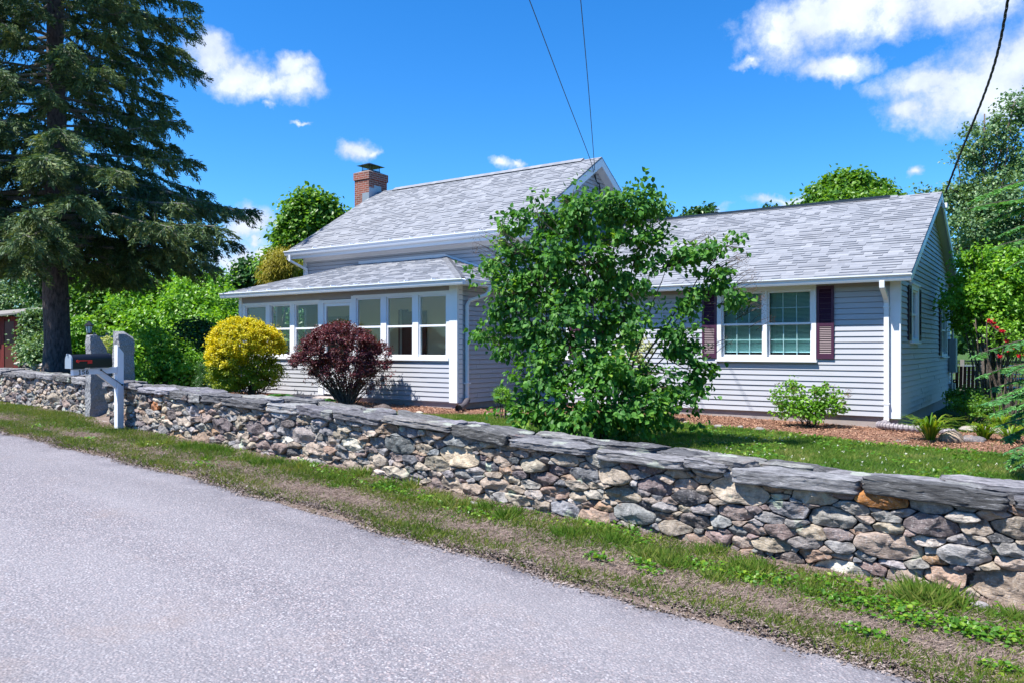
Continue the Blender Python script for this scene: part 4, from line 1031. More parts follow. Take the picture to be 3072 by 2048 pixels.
def make_wall(root, x0, x1, top_f, H, radii, rs, maxparts, specials=()):
    """face stones in x (along) / z; mapped on the curve of the wall front"""
    rr = random.Random(rs); capth = 0.10; asp = 0.41
    zlo, zhi = -0.10, H-capth*0.6
    cells = power_cells(x0, x1, zlo, zhi, radii, 60, asp, rs)
    def mapf(s, z, o):
        b = float(zb(s)); t = float(top_f(s)); zz = b+z*(t-b)/H if z > 0 else b+z
        zz += 0.022*noise.noise(Vector((s*1.7, z*3, 4.0)))*min(1, max(0, z/0.1))*min(1, max(0, (H-0.1-z)/0.12))
        return (s, float(wf(s))+0.05-o, zz)
    data = []
    for poly in cells:
        cx0 = np.mean([p[0] for p in poly]); cz0 = np.mean([p[1] for p in poly])
        if area(poly) < 0.0006: continue
        col_ = pick(rr); lab = None
        for (sx_, sz_, sc_, sl_) in specials:
            if any(False for _ in ()): pass
        data.append([poly, cx0, cz0, area(poly), col_, lab])
    for (sx_, sz_, sc_, sl_) in specials:
        best = min(data, key=lambda q: (q[1]-sx_)**2+((q[2]-sz_)*2)**2-q[3]*3); best[4] = sc_; best[5] = sl_
    # how large each shows: area over squared distance
    data.sort(key=lambda q: -(q[3]/(q[1]**2+40))*(100 if q[5] else 1))
    rest = MB(); rest_t = []
    for i, (poly, cx0, cz0, ar, col_, lab) in enumerate(data):
        vs, fs = stone_geo(poly, rr, mapf)
        if i < maxparts: build_stone('stone', vs, fs, [col_+(1,)]*len(vs), M['stone'], root, lab)
        else: rest.add(vs, fs); rest_t += [col_+(1,)]*len(vs)
    if rest.v:
        o = rest.build('small_stones', M['stone'], root, True, attr=rest_t); o['kind'] = 'stuff'
    # rubble core behind the face
    mb = MB(); xs_ = np.arange(x0+0.06, x1-0.04, 0.3); vs = []
    for s in xs_:
        b, t, y = float(zb(s)), float(top_f(s)), float(wf(s))
        vs += [(s, y+0.13, b-0.3), (s, y+0.13, t-0.12), (s, y+0.60, t-0.12), (s, y+0.62, b-0.3)]
    fs = []
    for i in range(len(xs_)-1):
        for k in range(4): fs.append((i*4+k, i*4+(k+1) % 4, i*4+4+(k+1) % 4, i*4+4+k))
    n_ = len(vs); fs += [(0, 1, 2, 3), (n_-1, n_-2, n_-3, n_-4)]; mb.add(vs, fs)
    mb.build('core', M['stone'], root, attr=[(0.05, 0.045, 0.04, 1)]*len(vs))
def caps(root, x0, x1, top_f, rs, radii, depth=0.66, front=-0.012):
    rr = random.Random(rs); cells = power_cells(x0, x1, 0, depth, radii, 120, 0.55, rs, 0.86)
    for poly in cells:
        if area(poly) < 0.004: continue
        ring, per = shrink_round(poly, 0.007, 56, 0.09); c = ring.mean(axis=0); h = rr.uniform(0.065, 0.12); dz = rr.uniform(-0.030, 0.026)
        tx, ty = rr.uniform(-0.03, 0.03), rr.uniform(-0.05, 0.06); g = rr.choice((0.10, 0.14, 0.19, 0.24, 0.29))*rr.uniform(0.9, 1.1)
        g *= 1.0; col_ = (g, g*rr.uniform(0.95, 1.0), g*rr.uniform(0.90, 1.07))
        rr.random()
        sd = Vector((rr.uniform(0, 90), rr.uniform(0, 90), 3)); vs = []
        prof = [(0.84, -h)]+[(1.0+rr.uniform(-0.05, 0.015), -h*(1-(i+.5)/8)) for i in range(8)]+[(0.992, -0.004), (0.972, 0.0), (0.92, 0.002), (0.80, 0.003), (0.62, 0.004), (0.42, 0.004), (0.2, 0.004)]
        for (k, o) in prof:
            for p in ring:
                q = c+(p-c)*k; v = Vector((q[0], q[1], o+dz+(q[0]-c[0])*tx+(q[1]-c[1])*ty))
                nz = noise.noise_vector(Vector((v.x*4, v.y*6, 1.5))+sd)*0.030+noise.noise_vector(Vector((v.x*13, v.y*16, v.z*40))+sd)*0.014+noise.noise_vector(Vector((v.x*40, v.y*40, v.z*90))+sd)*0.006
                st_ = noise.noise(Vector((v.x*3, v.y*7, 0))+sd)+0.5*noise.noise(Vector((v.x*9, v.y*15, 2))+sd); stp = round(st_*3.2)/3.2*0.013
                zz = nz.z*(0.45 if o > -0.02 else 0.3)+(stp if o > -0.01 else 0); v += Vector((nz.x, nz.y, zz))
                s = min(max(v.x, x0-0.02), x1+0.02); vs.append((s, float(wf(s))+front+v.y, float(top_f(s))+v.z))
        m_ = len(ring); fs = [(i*m_+k, i*m_+(k+1) % m_, (i+1)*m_+(k+1) % m_, (i+1)*m_+k) for i in range(len(prof)-1) for k in range(m_)]
        fs += [tuple((len(prof)-1)*m_+k for k in range(m_)), tuple(range(m_))[::-1]]
        build_stone('capstone', vs, fs, [col_+(1,)]*len(vs), M['cap'], root)
topR = lambda s: lerp_tab(s, [(-13, -0.56), (-11.8, -0.575), (-7.3, -0.70), (-4.2, -0.853), (-1.6, -0.945), (0, -0.985), (3, -1.03)])
topL = lambda s: lerp_tab(s, [(-30, -0.42), (-18.5, -0.49), (-13.8, -0.55)])
wallR = empty('stone_wall', (-6, 6.4, -1.5), 'long dry stone wall of mixed field stones with dark slab top along the road', 'stone wall')
make_wall(wallR, -12.62, 1.6, topR, 0.66, [(0.085, 0.115, 20), (0.058, 0.078, 110), (0.040, 0.054, 260), (0.026, 0.036, 380), (0.014, 0.021, 180)], 5, 92,
          specials=[(-4.6, 0.40, (0.62, 0.52, 0.38), 'pale cream quartz stone'), (-0.95, 0.50, (0.42, 0.19, 0.06), 'rusty orange stone under the slab'), (-0.75, 0.10, (0.42, 0.30, 0.23), 'large pinkish tan stone at the foot'),
                    (-0.05, 0.22, (0.36, 0.29, 0.23), None), (-3.6, 0.12, (0.27, 0.28, 0.31), None), (-10.9, 0.40, (0.42, 0.18, 0.08), None)])
caps(wallR, -12.70, 1.6, topR, 12, [(0.21, 0.28, 30), (0.13, 0.19, 40), (0.06, 0.10, 26)])
wallL = empty('stone_wall', (-18, 7.5, -1.2), 'farther stone wall of small tan stones left of the granite gate posts', 'stone wall')
make_wall(wallL, -24.0, -13.95, topL, 0.66, [(0.07, 0.10, 26), (0.045, 0.06, 240), (0.028, 0.038, 420), (0.018, 0.022, 200)], 8, 60)
caps(wallL, -24.0, -13.95, topL, 22, [(0.18, 0.26, 26), (0.12, 0.16, 26)])
# low wall behind the trunk, far left
wallB = empty('stone_wall', (-26, 15, -1.2), 'low dark stone wall behind the big spruce trunk near the red shed', 'stone wall')
mb = MB(); rr = random.Random(4); tones = []
for i in range(170):
    x = -33+rr.random()*13; k = rr.randint(0, 4); z = -1.05+k*0.10; r = rr.uniform(0.09, 0.16)
    vs = []; sd = Vector((i, 2, 3))
    for a in range(6):
        th_ = math.pi*(a/5)
        for b in range(9):
            ph = 2*math.pi*b/9; v = Vector((math.sin(th_)*math.cos(ph)*1.5, math.sin(th_)*math.sin(ph), math.cos(th_)*0.55)); v *= r*(1+0.35*noise.noise(v*2+sd)); vs.append((x+v.x, 14.0+0.1*rr.random()+v.y-0.18*(x+33), z+v.z+0.05))
    mb.add(vs, [(a*9+b, a*9+(b+1) % 9, (a+1)*9+(b+1) % 9, (a+1)*9+b) for a in range(5) for b in range(9)]); tones += [pick(rr)+(1,)]*54
mb.build('stonework', M['stone'], wallB, True, attr=tones)

# ------------------------------------------------------------------ granite gate posts
def granite(x, y, zt, wx, wy, label, slope, rs):
    rr = random.Random(rs); g = GZ(x, y)-0.2; mb = MB(); nz_, ns = 48, 9; vs = []; H = zt-g
    ring = []
    for k in range(ns): ring.append((-0.5+k/ns, -0.5))
    for k in range(ns): ring.append((0.5, -0.5+k/ns))
    for k in range(ns): ring.append((0.5-k/ns, 0.5))
    for k in range(ns): ring.append((-0.5, 0.5-k/ns))
    m_ = len(ring)
    for i in range(nz_+1):
        for (a, b) in ring:
            px, py = a*wx, b*wy; ztop = zt-slope(a, b); z = g+(ztop-g)*i/nz_
            nv = noise.noise_vector(Vector((px*7+rs, py*7, z*6)))*0.020+noise.noise_vector(Vector((px*30+rs, py*30, z*28)))*0.011
            vs.append((x+px*(1.04-0.06*i/nz_)+nv.x, y+py*(1.04-0.06*i/nz_)+nv.y, z+(nv.z if i == nz_ else 0)))
    fs = [(i*m_+k, i*m_+(k+1) % m_, (i+1)*m_+(k+1) % m_, (i+1)*m_+k) for i in range(nz_) for k in range(m_)]
    c = len(vs); vs.append((x, y, zt-slope(0, 0)+0.01)); fs += [(nz_*m_+k, nz_*m_+(k+1) % m_, c) for k in range(m_)]
    mb.add(vs, fs); o = mb.build('granite_post', M['granite'], None, False); tag(o, label, 'stone post', 'granite gate posts')
    return o
granite(-13.72, 7.08, 0.245, 0.17, 0.29, 'left granite gate post with a sloping shoulder behind the mailbox', lambda a, b: 0.03+max(0, b-0.0)*0.55, 3)
granite(-12.98, 7.16, 0.275, 0.20, 0.28, 'right rough granite gate post with chipped top beside the white mailbox post', lambda a, b: 0.0+max(0, b+0.05)*0.16+max(0, a)*0.1, 9)
# lantern on a slim pole behind the left post
lx, ly = P(267, 1000, 15.6).x, P(267, 1000, 15.6).y; lt = empty('lantern', (lx, ly, GZ(lx, ly)), 'small black garden lantern above the left granite gate post', 'lantern')
mb = MB(); mb.tube([(lx, ly, GZ(lx, ly)), (lx, ly, 0.27)], 0.022, 8); mb.build('pole', M['black'], lt)
mb = MB()
mb.tube([(lx, ly, 0.27), (lx, ly, 0.29)], 0.045, 6)
for k in range(6):
    a = k*math.pi/3; mb.tube([(lx+.045*math.cos(a), ly+.045*math.sin(a), .29), (lx+.07*math.cos(a), ly+.07*math.sin(a), .43)], .006, 5)
mb.tube([(lx, ly, .43), (lx, ly, .445), (lx, ly, .50), (lx, ly, .53)], [.085, .09, .03, .008], 6); mb.build('lantern_frame', M['black'], lt)
mb = MB(); mb.tube([(lx, ly, .292), (lx, ly, .428)], [.038, .060], 6); mb.build('lantern_glass', M['muntin'], lt)
# flat step at the gap
mb = MB(); p = P(268, 1263, 13.0); vs = []
mb.prism([(p.x-.5, p.y-.12, p.z-.02), (p.x+.35, p.y-.16, p.z-.02), (p.x+.42, p.y+.14, p.z-.02), (p.x-.45, p.y+.18, p.z-.02)], (0, 0, 0.035)); tag(mb.build('step_stone', M['concrete'], None, bevel=0.01), 'flat grey step stone in the gap of the wall', 'step stone')

# ------------------------------------------------------------------ mailbox
mp = P(357, 1296, 12.0); mx_, my_ = mp.x, mp.y; mz = GZ(mx_, my_)
mbx = empty('mailbox', (mx_, my_, mz), 'black mailbox with red flag on white wooden post numbered 156', 'mailbox')
mb = MB(); h = 0.049; ptop = 0.045
mb.add([(mx_-h, my_-h, mz-0.1), (mx_+h, my_-h, mz-0.1), (mx_+h, my_+h, mz-0.1), (mx_-h, my_+h, mz-0.1), (mx_-h, my_-h, ptop), (mx_+h, my_-h, ptop), (mx_+h, my_+h, ptop-0.12), (mx_-h, my_+h, ptop-0.12)],
       [(3, 2, 1, 0), (4, 5, 6, 7), (0, 1, 5, 4), (1, 2, 6, 5), (2, 3, 7, 6), (3, 0, 4, 7)])
mb.build('post', M['white'], mbx, bevel=0.004)
az0, az1 = -0.375, -0.285
mb = MB(); AT = Vector((0, 1, 0.045)).normalized(); AL = 0.70
def arm(mb, y0, y1, zz0, zz1, x0, x1, sl=0.035):
    mb.add([(x0, y0, zz0+sl*(y0-my_)), (x1, y0, zz0+sl*(y0-my_)), (x1, y1, zz0+sl*(y1-my_)), (x0, y1, zz0+sl*(y1-my_)), (x0, y0, zz1+sl*(y0-my_)), (x1, y0, zz1+sl*(y0-my_)), (x1, y1, zz1+sl*(y1-my_)), (x0, y1, zz1+sl*(y1-my_))],
           [(3, 2, 1, 0), (4, 5, 6, 7), (0, 1, 5, 4), (1, 2, 6, 5), (2, 3, 7, 6), (3, 0, 4, 7)])
hx = 0.043
arm(mb, my_-AL, my_-0.051, az0, az1, mx_-hx, mx_+hx); mb.build('arm', M['white'], mbx, bevel=0.004)
mb = MB(); mb.prism([(mx_-0.03, my_-0.052, -0.62), (mx_-0.03, my_-0.052, -0.50), (mx_-0.03, my_-0.20, az0-0.008), (mx_-0.03, my_-0.34, az0-0.014)], (0.06, 0, 0)); mb.build('brace', M['white'], mbx, bevel=0.003)
mb = MB(); mb.tube([(mx_+0.052, my_-0.30, az0+0.05), (mx_+0.056, my_+0.02, -0.56)], 0.006, 6)
for q in ((mx_+0.046, my_-0.30, az0+0.05), (mx_+0.052, my_+0.02, -0.56)): mb.tube([q, (q[0]+0.012, q[1], q[2])], 0.014, 8)
mb.build('strap', M['steel_dark'], mbx)
# box: arched sheet metal body along Y
y0b, y1b = my_-AL-0.055, my_-0.155; bz = az1+0.012; bw = 0.088; bh = 0.115; sl = 0.035
def arch(k=1.0, ins=0.0):
    pr = [(-bw*k, 0), (bw*k, 0), (bw*k, bh)]
    for a in range(1, 12): t = math.pi*a/12; pr.append((bw*k*math.cos(t), bh+bw*k*math.sin(t)))
    pr.append((-bw*k, bh)); return pr
def shell(mb, y0, y1, k0, k1):
    pr0, pr1 = arch(k0), arch(k1); n = len(pr0)
    vs = [(mx_+a, y0, bz+b+sl*(y0-my_)) for a, b in pr0]+[(mx_+a, y1, bz+b+sl*(y1-my_)) for a, b in pr1]
    mb.add(vs, [(i, (i+1) % n, n+(i+1) % n, n+i) for i in range(n)]+[tuple(range(n))[::-1], tuple(range(n, 2*n))])
mb = MB(); shell(mb, y0b+0.02, y1b, 1, 1); shell(mb, y1b-0.02, y1b+0.003, 1.03, 1.03); bxo = mb.build('box', M['black'], mbx, bevel=0.002)
mb = MB(); shell(mb, y0b, y0b+0.024, 1.06, 1.06); mb.box(mx_-0.012, mx_+0.012, y0b-0.02, y0b+0.01, bz+0.19+sl*(y0b-my_), bz+0.215+sl*(y0b-my_)); mb.build('door', M['grey_metal'], bxo, bevel=0.003)
mb = MB(); fx_ = mx_+bw+0.004; fz = bz+0.115+sl*(y0b+.1-my_)
mb.box(fx_, fx_+0.004, y0b+0.075, y0b+0.30, fz-0.012, fz+0.006); mb.box(fx_, fx_+0.005, y0b+0.235, y0b+0.30, fz-0.046, fz-0.012); mb.tube([(fx_, y0b+0.095, fz-0.012), (fx_+0.008, y0b+0.095, fz-0.012)], 0.022, 10)
mb.build('flag', M['red'], bxo)
# house number: strokes as thin raised shapes on the +X side of the arm
nb = MB(); nh = 0.058; nw = 0.034; zc0 = az0+0.015; xN = mx_+hx+0.001
def stroke(pts, y0, wd=0.0095):
    for (a, b), (c, d) in zip(pts, pts[1:]):
        p = Vector((xN, y0+a*nw, zc0+b*nh+sl*(y0-my_))); q = Vector((xN, y0+c*nw, zc0+d*nh+sl*(y0-my_)))
        t = (q-p); t = t.normalized() if t.length > 1e-6 else Vector((0, 1, 0)); s_ = Vector((0, -t.z, t.y))*wd/2
        nb.prism([p-t*wd*0.3-s_, q+t*wd*0.3-s_, q+t*wd*0.3+s_, p-t*wd*0.3+s_], (0.003+random.random()*0.0006, 0, 0))
yn = my_-AL+0.075
stroke([(0.1, 0.8), (0.5, 1.0), (0.5, 0.0)], yn); stroke([(0.15, 0), (0.85, 0)], yn)
stroke([(0.95, 1.0), (0.2, 1.0), (0.1, 0.55), (0.6, 0.62), (0.95, 0.45), (0.95, 0.18), (0.6, 0.0), (0.25, 0.02), (0.05, 0.15)], yn+0.053)
stroke([(0.85, 0.95), (0.5, 0.98), (0.18, 0.7), (0.05, 0.35), (0.2, 0.05), (0.6, 0.0), (0.95, 0.2), (0.9, 0.5), (0.55, 0.6), (0.1, 0.42)], yn+0.106)
nb.build('number', M['black'], mbx)

# ------------------------------------------------------------------ overhead wires
def wire(name, pts, r, label, seg=6, twist=False):
    pts = [Vector(p) for p in pts]; ptsf = []
    for i in range(len(pts)-1):
        p0, p1, p2, p3 = pts[max(i-1, 0)], pts[i], pts[i+1], pts[min(i+2, len(pts)-1)]
        for k in range(40):
            t = k/40; ptsf.append(0.5*((2*p1)+(p2-p0)*t+(2*p0-5*p1+4*p2-p3)*t*t+(3*p1-p0-3*p2+p3)*t**3))
    ptsf.append(pts[-1]); mb = MB()
    if twist:
        L = 0
        for ph in (0, math.pi*2/3, math.pi*4/3):
            q = []; L = 0
            for i, p in enumerate(ptsf):
                if i: L += (p-ptsf[i-1]).length
                q.append(p+Vector((math.cos(L*9+ph), math.sin(L*9+ph), math.cos(L*9+ph)*0.3))*r*0.9)
            mb.tube(q, r*0.62, 5)
    else: mb.tube(ptsf, r, seg)
    tag(mb.build(name, M['cable'], None, True), label, 'overhead cable', None); return mb
gp = Vector((MX1+0.06, 18.45, 4.62))
wire('power_line', [gp, P(1770, 478, 19.2), P(1690, 270, 16.5), P(1588, 0, 13.5), P(1440, -380, 10.0)], 0.0085, 'left one of two thin cables running up from the gable peak')
wire('power_line', [gp+Vector((0, 0.05, 0.1)), P(1782, 480, 19.2), P(1765, 260, 16.5), P(1742, 0, 13.5), P(1708, -380, 10.0)], 0.0085, 'right one of two thin cables running up from the gable peak')
wire('power_line', [Vector((WX1+ov+0.05, RWY+0.1, RWZ-0.02)), P(2878, 470, 16.2), P(2945, 305, 14.5), P(2990, 170, 13.2), P(3024, 0, 12.0), P(3085, -380, 10.0)], 0.017, 'thick twisted black cable dropping to the right wing gable', twist=True)
mb = MB()
for k in range(3):
    q = [gp+Vector((0.02*k, 0.01, 0)), gp+Vector((0.03, 0.05+0.05*k, -0.22-0.06*k)), gp+Vector((0.03, 0.25, -0.18)), gp+Vector((0.02, 0.22+.1*k, -0.55)), gp+Vector((0.0, 0.75+0.1*k, -1.1))]
    mb.tube(bez(q[0], q[1], q[2])+bez(q[2], q[3], q[4]), 0.009, 5)
mb.build('service_cable', M['cable'], house)

# ------------------------------------------------------------------ lilac
def LP(px, py, d=11.6): return P(px, py, d)
def lobe(px, py, rx_, ry_, d, rd=None):
    s_ = d/FPX; c = P(px, py, d); r = rx_*s_; return ((c.x, c.y, c.z), (r, (rd*s_ if rd else r*0.85), ry_*s_))
DL = 11.6
lb_ = LP(1800, 1330); lb_.z = GZ(lb_.x, lb_.y)
lil = empty('lilac_bush', lb_, 'tall loose lilac bush with heart shaped green leaves in front of the wing', 'shrub')
lobes = [lobe(1700, 650, 120, 75, 11.7), lobe(1830, 640, 130, 85, 11.6), lobe(1940, 620, 55, 60, 11.5), lobe(1580, 700, 75, 65, 11.8), lobe(1520, 790, 100, 75, 11.9),
         lobe(1680, 800, 150, 110, 11.6), lobe(1850, 800, 130, 110, 11.5), lobe(1950, 740, 60, 70, 11.4), lobe(1560, 900, 110, 85, 11.8), lobe(1700, 960, 150, 100, 11.5),
         lobe(1860, 940, 100, 90, 11.5), lobe(1570, 1010, 95, 75, 11.8), lobe(1640, 1110, 110, 90, 11.4), lobe(1800, 1110, 130, 95, 11.1), lobe(1950, 1140, 100, 85, 11.2), lobe(2020, 1010, 75, 75, 11.3),
         lobe(1600, 1230, 90, 75, 11.5), lobe(1740, 1240, 140, 80, 11.0), lobe(1900, 1240, 140, 75, 11.0), lobe(2030, 1210, 75, 65, 11.3), lobe(2080, 1120, 60, 50, 11.4),
         lobe(2085, 1040, 30, 25, 11.4), lobe(1500, 930, 40, 30, 11.8), lobe(1455, 1000, 30, 20, 11.8)]
pts, out, CC, OO = clumps(lobes, 560, 19000, 0.175, 0.85, -0.95)
lil2 = [lobe(2055, 780, 62, 50, 11.4), lobe(2145, 850, 62, 42, 11.3), lobe(2200, 890, 40, 30, 11.2), lobe(2125, 745, 45, 30, 11.4), lobe(2060, 900, 50, 40, 11.4)]
pt2, ou2, CC2, OO2 = clumps(lil2, 60, 1150, 0.13, 0.9, -0.95); pts = np.concatenate([pts, pt2]); out = np.concatenate([out, ou2]); CC = np.concatenate([CC, CC2])
extra = []; XC = []
for (px, py, n) in [(1730, 548, 14), (1945, 545, 26), (1905, 560, 22), (1600, 590, 16), (2000, 690, 24), (2210, 712, 22), (2190, 720, 16), (2240, 740, 10), (1450, 985, 16), (1430, 1000, 14), (2110, 770, 30), (2060, 740, 20), (2230, 905, 30), (1500, 660, 20), (1640, 590, 16), (1990, 660, 18), (1410, 800, 12), (1425, 850, 14), (2090, 1230, 26), (2100, 1290, 18), (1480, 1230, 18)]:
    c = LP(px, py, 11.5); extra.append(np.array([c.x, c.y, c.z])+rng.normal(size=(n, 3))*0.07); XC.append(np.array([[c.x, c.y, c.z]]))
CC = np.concatenate([CC]+XC); ex = np.concatenate(extra); pts = np.concatenate([pts, ex]); out = np.concatenate([out, unit(rng.normal(size=(len(ex), 3))+np.array([0, 0, .5]))])
mb = MB(); leaves(mb, pts, out, 0.080, LEAF, droop=0.75, up=0.55, var=0.5, wid=1.0); mb.build('foliage', M['lilac'], lil)
# stems: a fan of crooked grey stems from the base, then twigs to clumps
mb = MB(); stems = []
for (px, py, r) in [(1560, 760, .022), (1620, 700, .026), (1720, 620, .03), (1790, 720, .045), (1850, 620, .03), (1930, 640, .026), (1500, 850, .02), (2000, 800, .026), (2180, 740, .024), (2130, 830, .02), (2080, 1000, .02), (1600, 1000, .018), (1960, 900, .022), (1450, 990, .012), (2200, 880, .014)]:
    a = Vector((lb_.x+random.uniform(-.3, .3), lb_.y+random.uniform(-.2, .2), lb_.z-.05)); c = LP(px, py, random.uniform(11.35, 11.8))
    m1 = a.lerp(c, 0.5)+Vector((random.uniform(-.15, .15), random.uniform(-.15, .15), 0.25)); pth = bez(a, m1, c, 12)
    for q in pth[1:-1]: q += Vector((random.uniform(-.03, .03), random.uniform(-.03, .03), 0))
    mb.tube(pth, [r*(1-i/13) for i in range(12)], 7); stems.append(pth)
for k in range(len(CC)):
    c = Vector(CC[k]); pth = min(stems, key=lambda s_: min((q-c).length for q in s_)); q = min(pth, key=lambda q_: (q_-c).length+0.6*max(0, q_.z-c.z))
    if 0.05 < (q-c).length < 1.3: mb.tube(bez(q, q.lerp(c, 0.5)+Vector((random.uniform(-.08, .08), random.uniform(-.08, .08), -.04)), c, 5), [.008, .007, .006, .004, .003], 4)
mb.build('stems', M['twig'], lil, True)
# spent flower heads: bare brown twigs with dry florets
mb = MB(); fb = MB()
for (px, py, n) in [(1435, 745, 5), (1450, 720, 4), (1700, 600, 5), (1830, 590, 6), (1960, 670, 4), (2230, 790, 8), (2250, 830, 8), (2280, 900, 8), (2300, 935, 6), (2210, 760, 6), (2130, 700, 4), (2190, 1000, 4), (1500, 700, 4), (1620, 640, 5), (1870, 690, 5), (2265, 860, 6)]:
    c = LP(px, py, 11.35); nb_ = (Vector((-5.5, 10.3, c.z-0.35)) - c).normalized()
    for k in range(n):
        a = c+Vector((random.uniform(-.1, .1), random.uniform(-.1, .1), random.uniform(-.12, .12))); b = a+nb_*random.uniform(.2, .5)+Vector((0, 0, -.12))
        mb.tube(bez(b, a.lerp(b, .5)+Vector((0, 0, .04)), a, 4), [.005, .004, .003, .002], 4)
        fp = np.array(a)+rng.normal(size=(16, 3))*np.array([.022, .022, .04]); put(fb, fp, rnd(16), rnd(16), 0.02, SLIM)
mb.build('dead_stems', M['twig'], lil); fb.build('spent_flowers', M['dead_flower'], lil)

# variegated shrub and small evergreens behind the lilac
def shrub(name, px, pyb, d, lobes, nclump, nleaf, crad, ls, leafm, label, nstem=10, tpl=LEAF, srad=0.012, stemm='twig', droop=0.3, low=-0.6, shell=0.5, group=None):
    b = P(px, pyb, d); b.z = GZ(b.x, b.y); root = empty(name, b, label, 'shrub', group)
    pts, out, CC, OO = clumps(lobes, nclump, nleaf, crad, shell, low)
    mb = MB(); leaves(mb, pts, out, ls, tpl, droop); mb.build('foliage', M[leafm], root)
    mb = MB(); sel = rng.choice(len(CC), min(nstem, len(CC)), replace=False)
    for k in sel:
        c = Vector(CC[k]); a = b+Vector((random.uniform(-.12, .12), random.uniform(-.12, .12), -.05))
        m1 = Vector((a.x*.55+c.x*.45, a.y*.55+c.y*.45, a.z*.35+c.z*.65)); mb.tube(bez(a, m1, c, 8), [srad*(1-i/9) for i in range(8)], 5)
    mb.build('stems', M[stemm], root, True)
    return root
shrub('variegated_shrub', 1890, 1225, 14.6, [lobe(1880, 1090, 65, 70, 14.6), lobe(1920, 1040, 40, 50, 14.6)], 40, 1500, .12, .05, 'varieg', 'cream variegated shrub glimpsed behind the lilac bush')
shrub('boxwood', 1507, 1212, 15.0, [lobe(1507, 1192, 26, 32, 15.0)], 60, 2600, .07, .022, 'light_leaf', 'little rounded boxwood left of the lilac foot')
# golden shrub
gl_ = [lobe(735, 1040, 118, 78, 17.9), lobe(680, 1080, 62, 52, 17.6), lobe(800, 1040, 50, 48, 17.9), lobe(730, 1000, 85, 44, 17.8)]
gs = shrub('golden_shrub', 755, 1212, 18.0, gl_, 460, 27000, .10, .040, 'yellow', 'rounded bright yellow shrub before the porch windows', 26, low=-0.25, shell=0.14)
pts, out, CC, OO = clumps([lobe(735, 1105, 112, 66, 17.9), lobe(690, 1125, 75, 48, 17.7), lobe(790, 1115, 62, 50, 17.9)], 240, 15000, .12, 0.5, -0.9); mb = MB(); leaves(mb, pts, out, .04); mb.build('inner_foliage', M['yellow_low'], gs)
mb = MB()
for k in range(46):
    a = gs.location+Vector((random.uniform(-.22, .3), random.uniform(-.15, .15), 0)); c = P(random.uniform(690, 862), random.uniform(1090, 1165), random.uniform(17.6, 18.2)); mb.tube(bez(a, a.lerp(c, .5)+Vector((0, 0, .1)), c, 6), [.009, .008, .007, .006, .004, .002], 4)
mb.build('lower_twigs', M['twig'], gs)
# barberry
bl_ = [lobe(1020, 1045, 128, 66, 16.6), lobe(930, 1075, 60, 50, 16.5), lobe(1120, 1075, 62, 55, 16.6), lobe(1030, 1010, 95, 40, 16.6), lobe(1030, 1105, 110, 45, 16.6)]
bb = shrub('barberry', 1040, 1222, 16.6, bl_, 520, 30000, .09, .035, 'purple', 'rounded dark purple barberry before the porch', 30, low=-0.5, shell=0.3)
mb = MB(); lf = MB(); q = []
for k in range(95):
    a = bb.location+Vector((random.uniform(-.16, .16), random.uniform(-.12, .12), 0)); c = P(random.uniform(880, 1180), random.uniform(1060, 1150), random.uniform(16.1, 17.1)); pth = bez(a, a.lerp(c, .45)+Vector((0, 0, .16)), c, 7)
    mb.tube(pth, [.010, .009, .008, .006, .005, .004, .002], 4)
    for p_ in pth[3:]: q += [np.array(p_)+rng.normal(size=3)*.03 for _ in range(9)]
mb.build('lower_twigs', M['twig'], bb); q = np.array(q); leaves(lf, q, rnd(len(q)), .034); lf.build('lower_leaves', M['purple'], bb)
# dwarf spruce
ds_ = shrub('dwarf_conifer', 640, 1200, 18.6, [lobe(615, 1130, 38, 48, 18.8), lobe(660, 1150, 50, 42, 18.6), lobe(610, 1165, 45, 36, 18.6), lobe(690, 1165, 42, 30, 18.5)], 240, 13000, .09, .05, 'dark_leaf', 'low dark green dwarf conifer left of the yellow shrub', 8, tpl=NEED)
# hostas and daylilies
def blades(mb, base, n, L, wdt, arch_, upz=0.8, spread=1.0, seg=6):
    for k in range(n):
        a = random.uniform(0, 2*math.pi); l = L*random.uniform(.6, 1.1); dr = Vector((math.cos(a), math.sin(a), 0)); sd_ = Vector((-dr.y, dr.x, 0)); vs = []
        sp_ = spread*random.uniform(.3, 1.1); b0 = Vector(base)+dr*random.uniform(0, .06)
        for i in range(seg+1):
            t = i/seg; p = b0+dr*(l*sp_*t*(0.5+0.5*t))+Vector((0, 0, l*upz*(t-arch_*t*t*random.uniform(.95, 1.05))*1.0)); w_ = wdt*math.sin(math.pi*min(1, t*0.9+0.08))**0.6*(1 if i < seg else 0.05)
            vs += [p-sd_*w_+Vector((0, 0, .25*w_)), p, p+sd_*w_+Vector((0, 0, .25*w_))]
        mb.add(vs, [(i*3+j, i*3+j+1, i*3+j+4, i*3+j+3) for i in range(seg) for j in (0, 1)])
for (px, py, d, n, lab) in [(832, 1195, 16.9, 26, 'broad leaved hosta between the yellow shrub and the barberry'), (965, 1205, 16.2, 44, 'larger dark green hosta at the barberry foot')]:
    b = P(px, py, d); b.z = bedz(b.x, b.y); r_ = empty('hosta', b, lab, 'plant', 'hostas by the porch')
    mb = MB(); blades(mb, b, n, .46, .075, .85, .9, .8); mb.build('leaves', M['hosta'], r_, True)
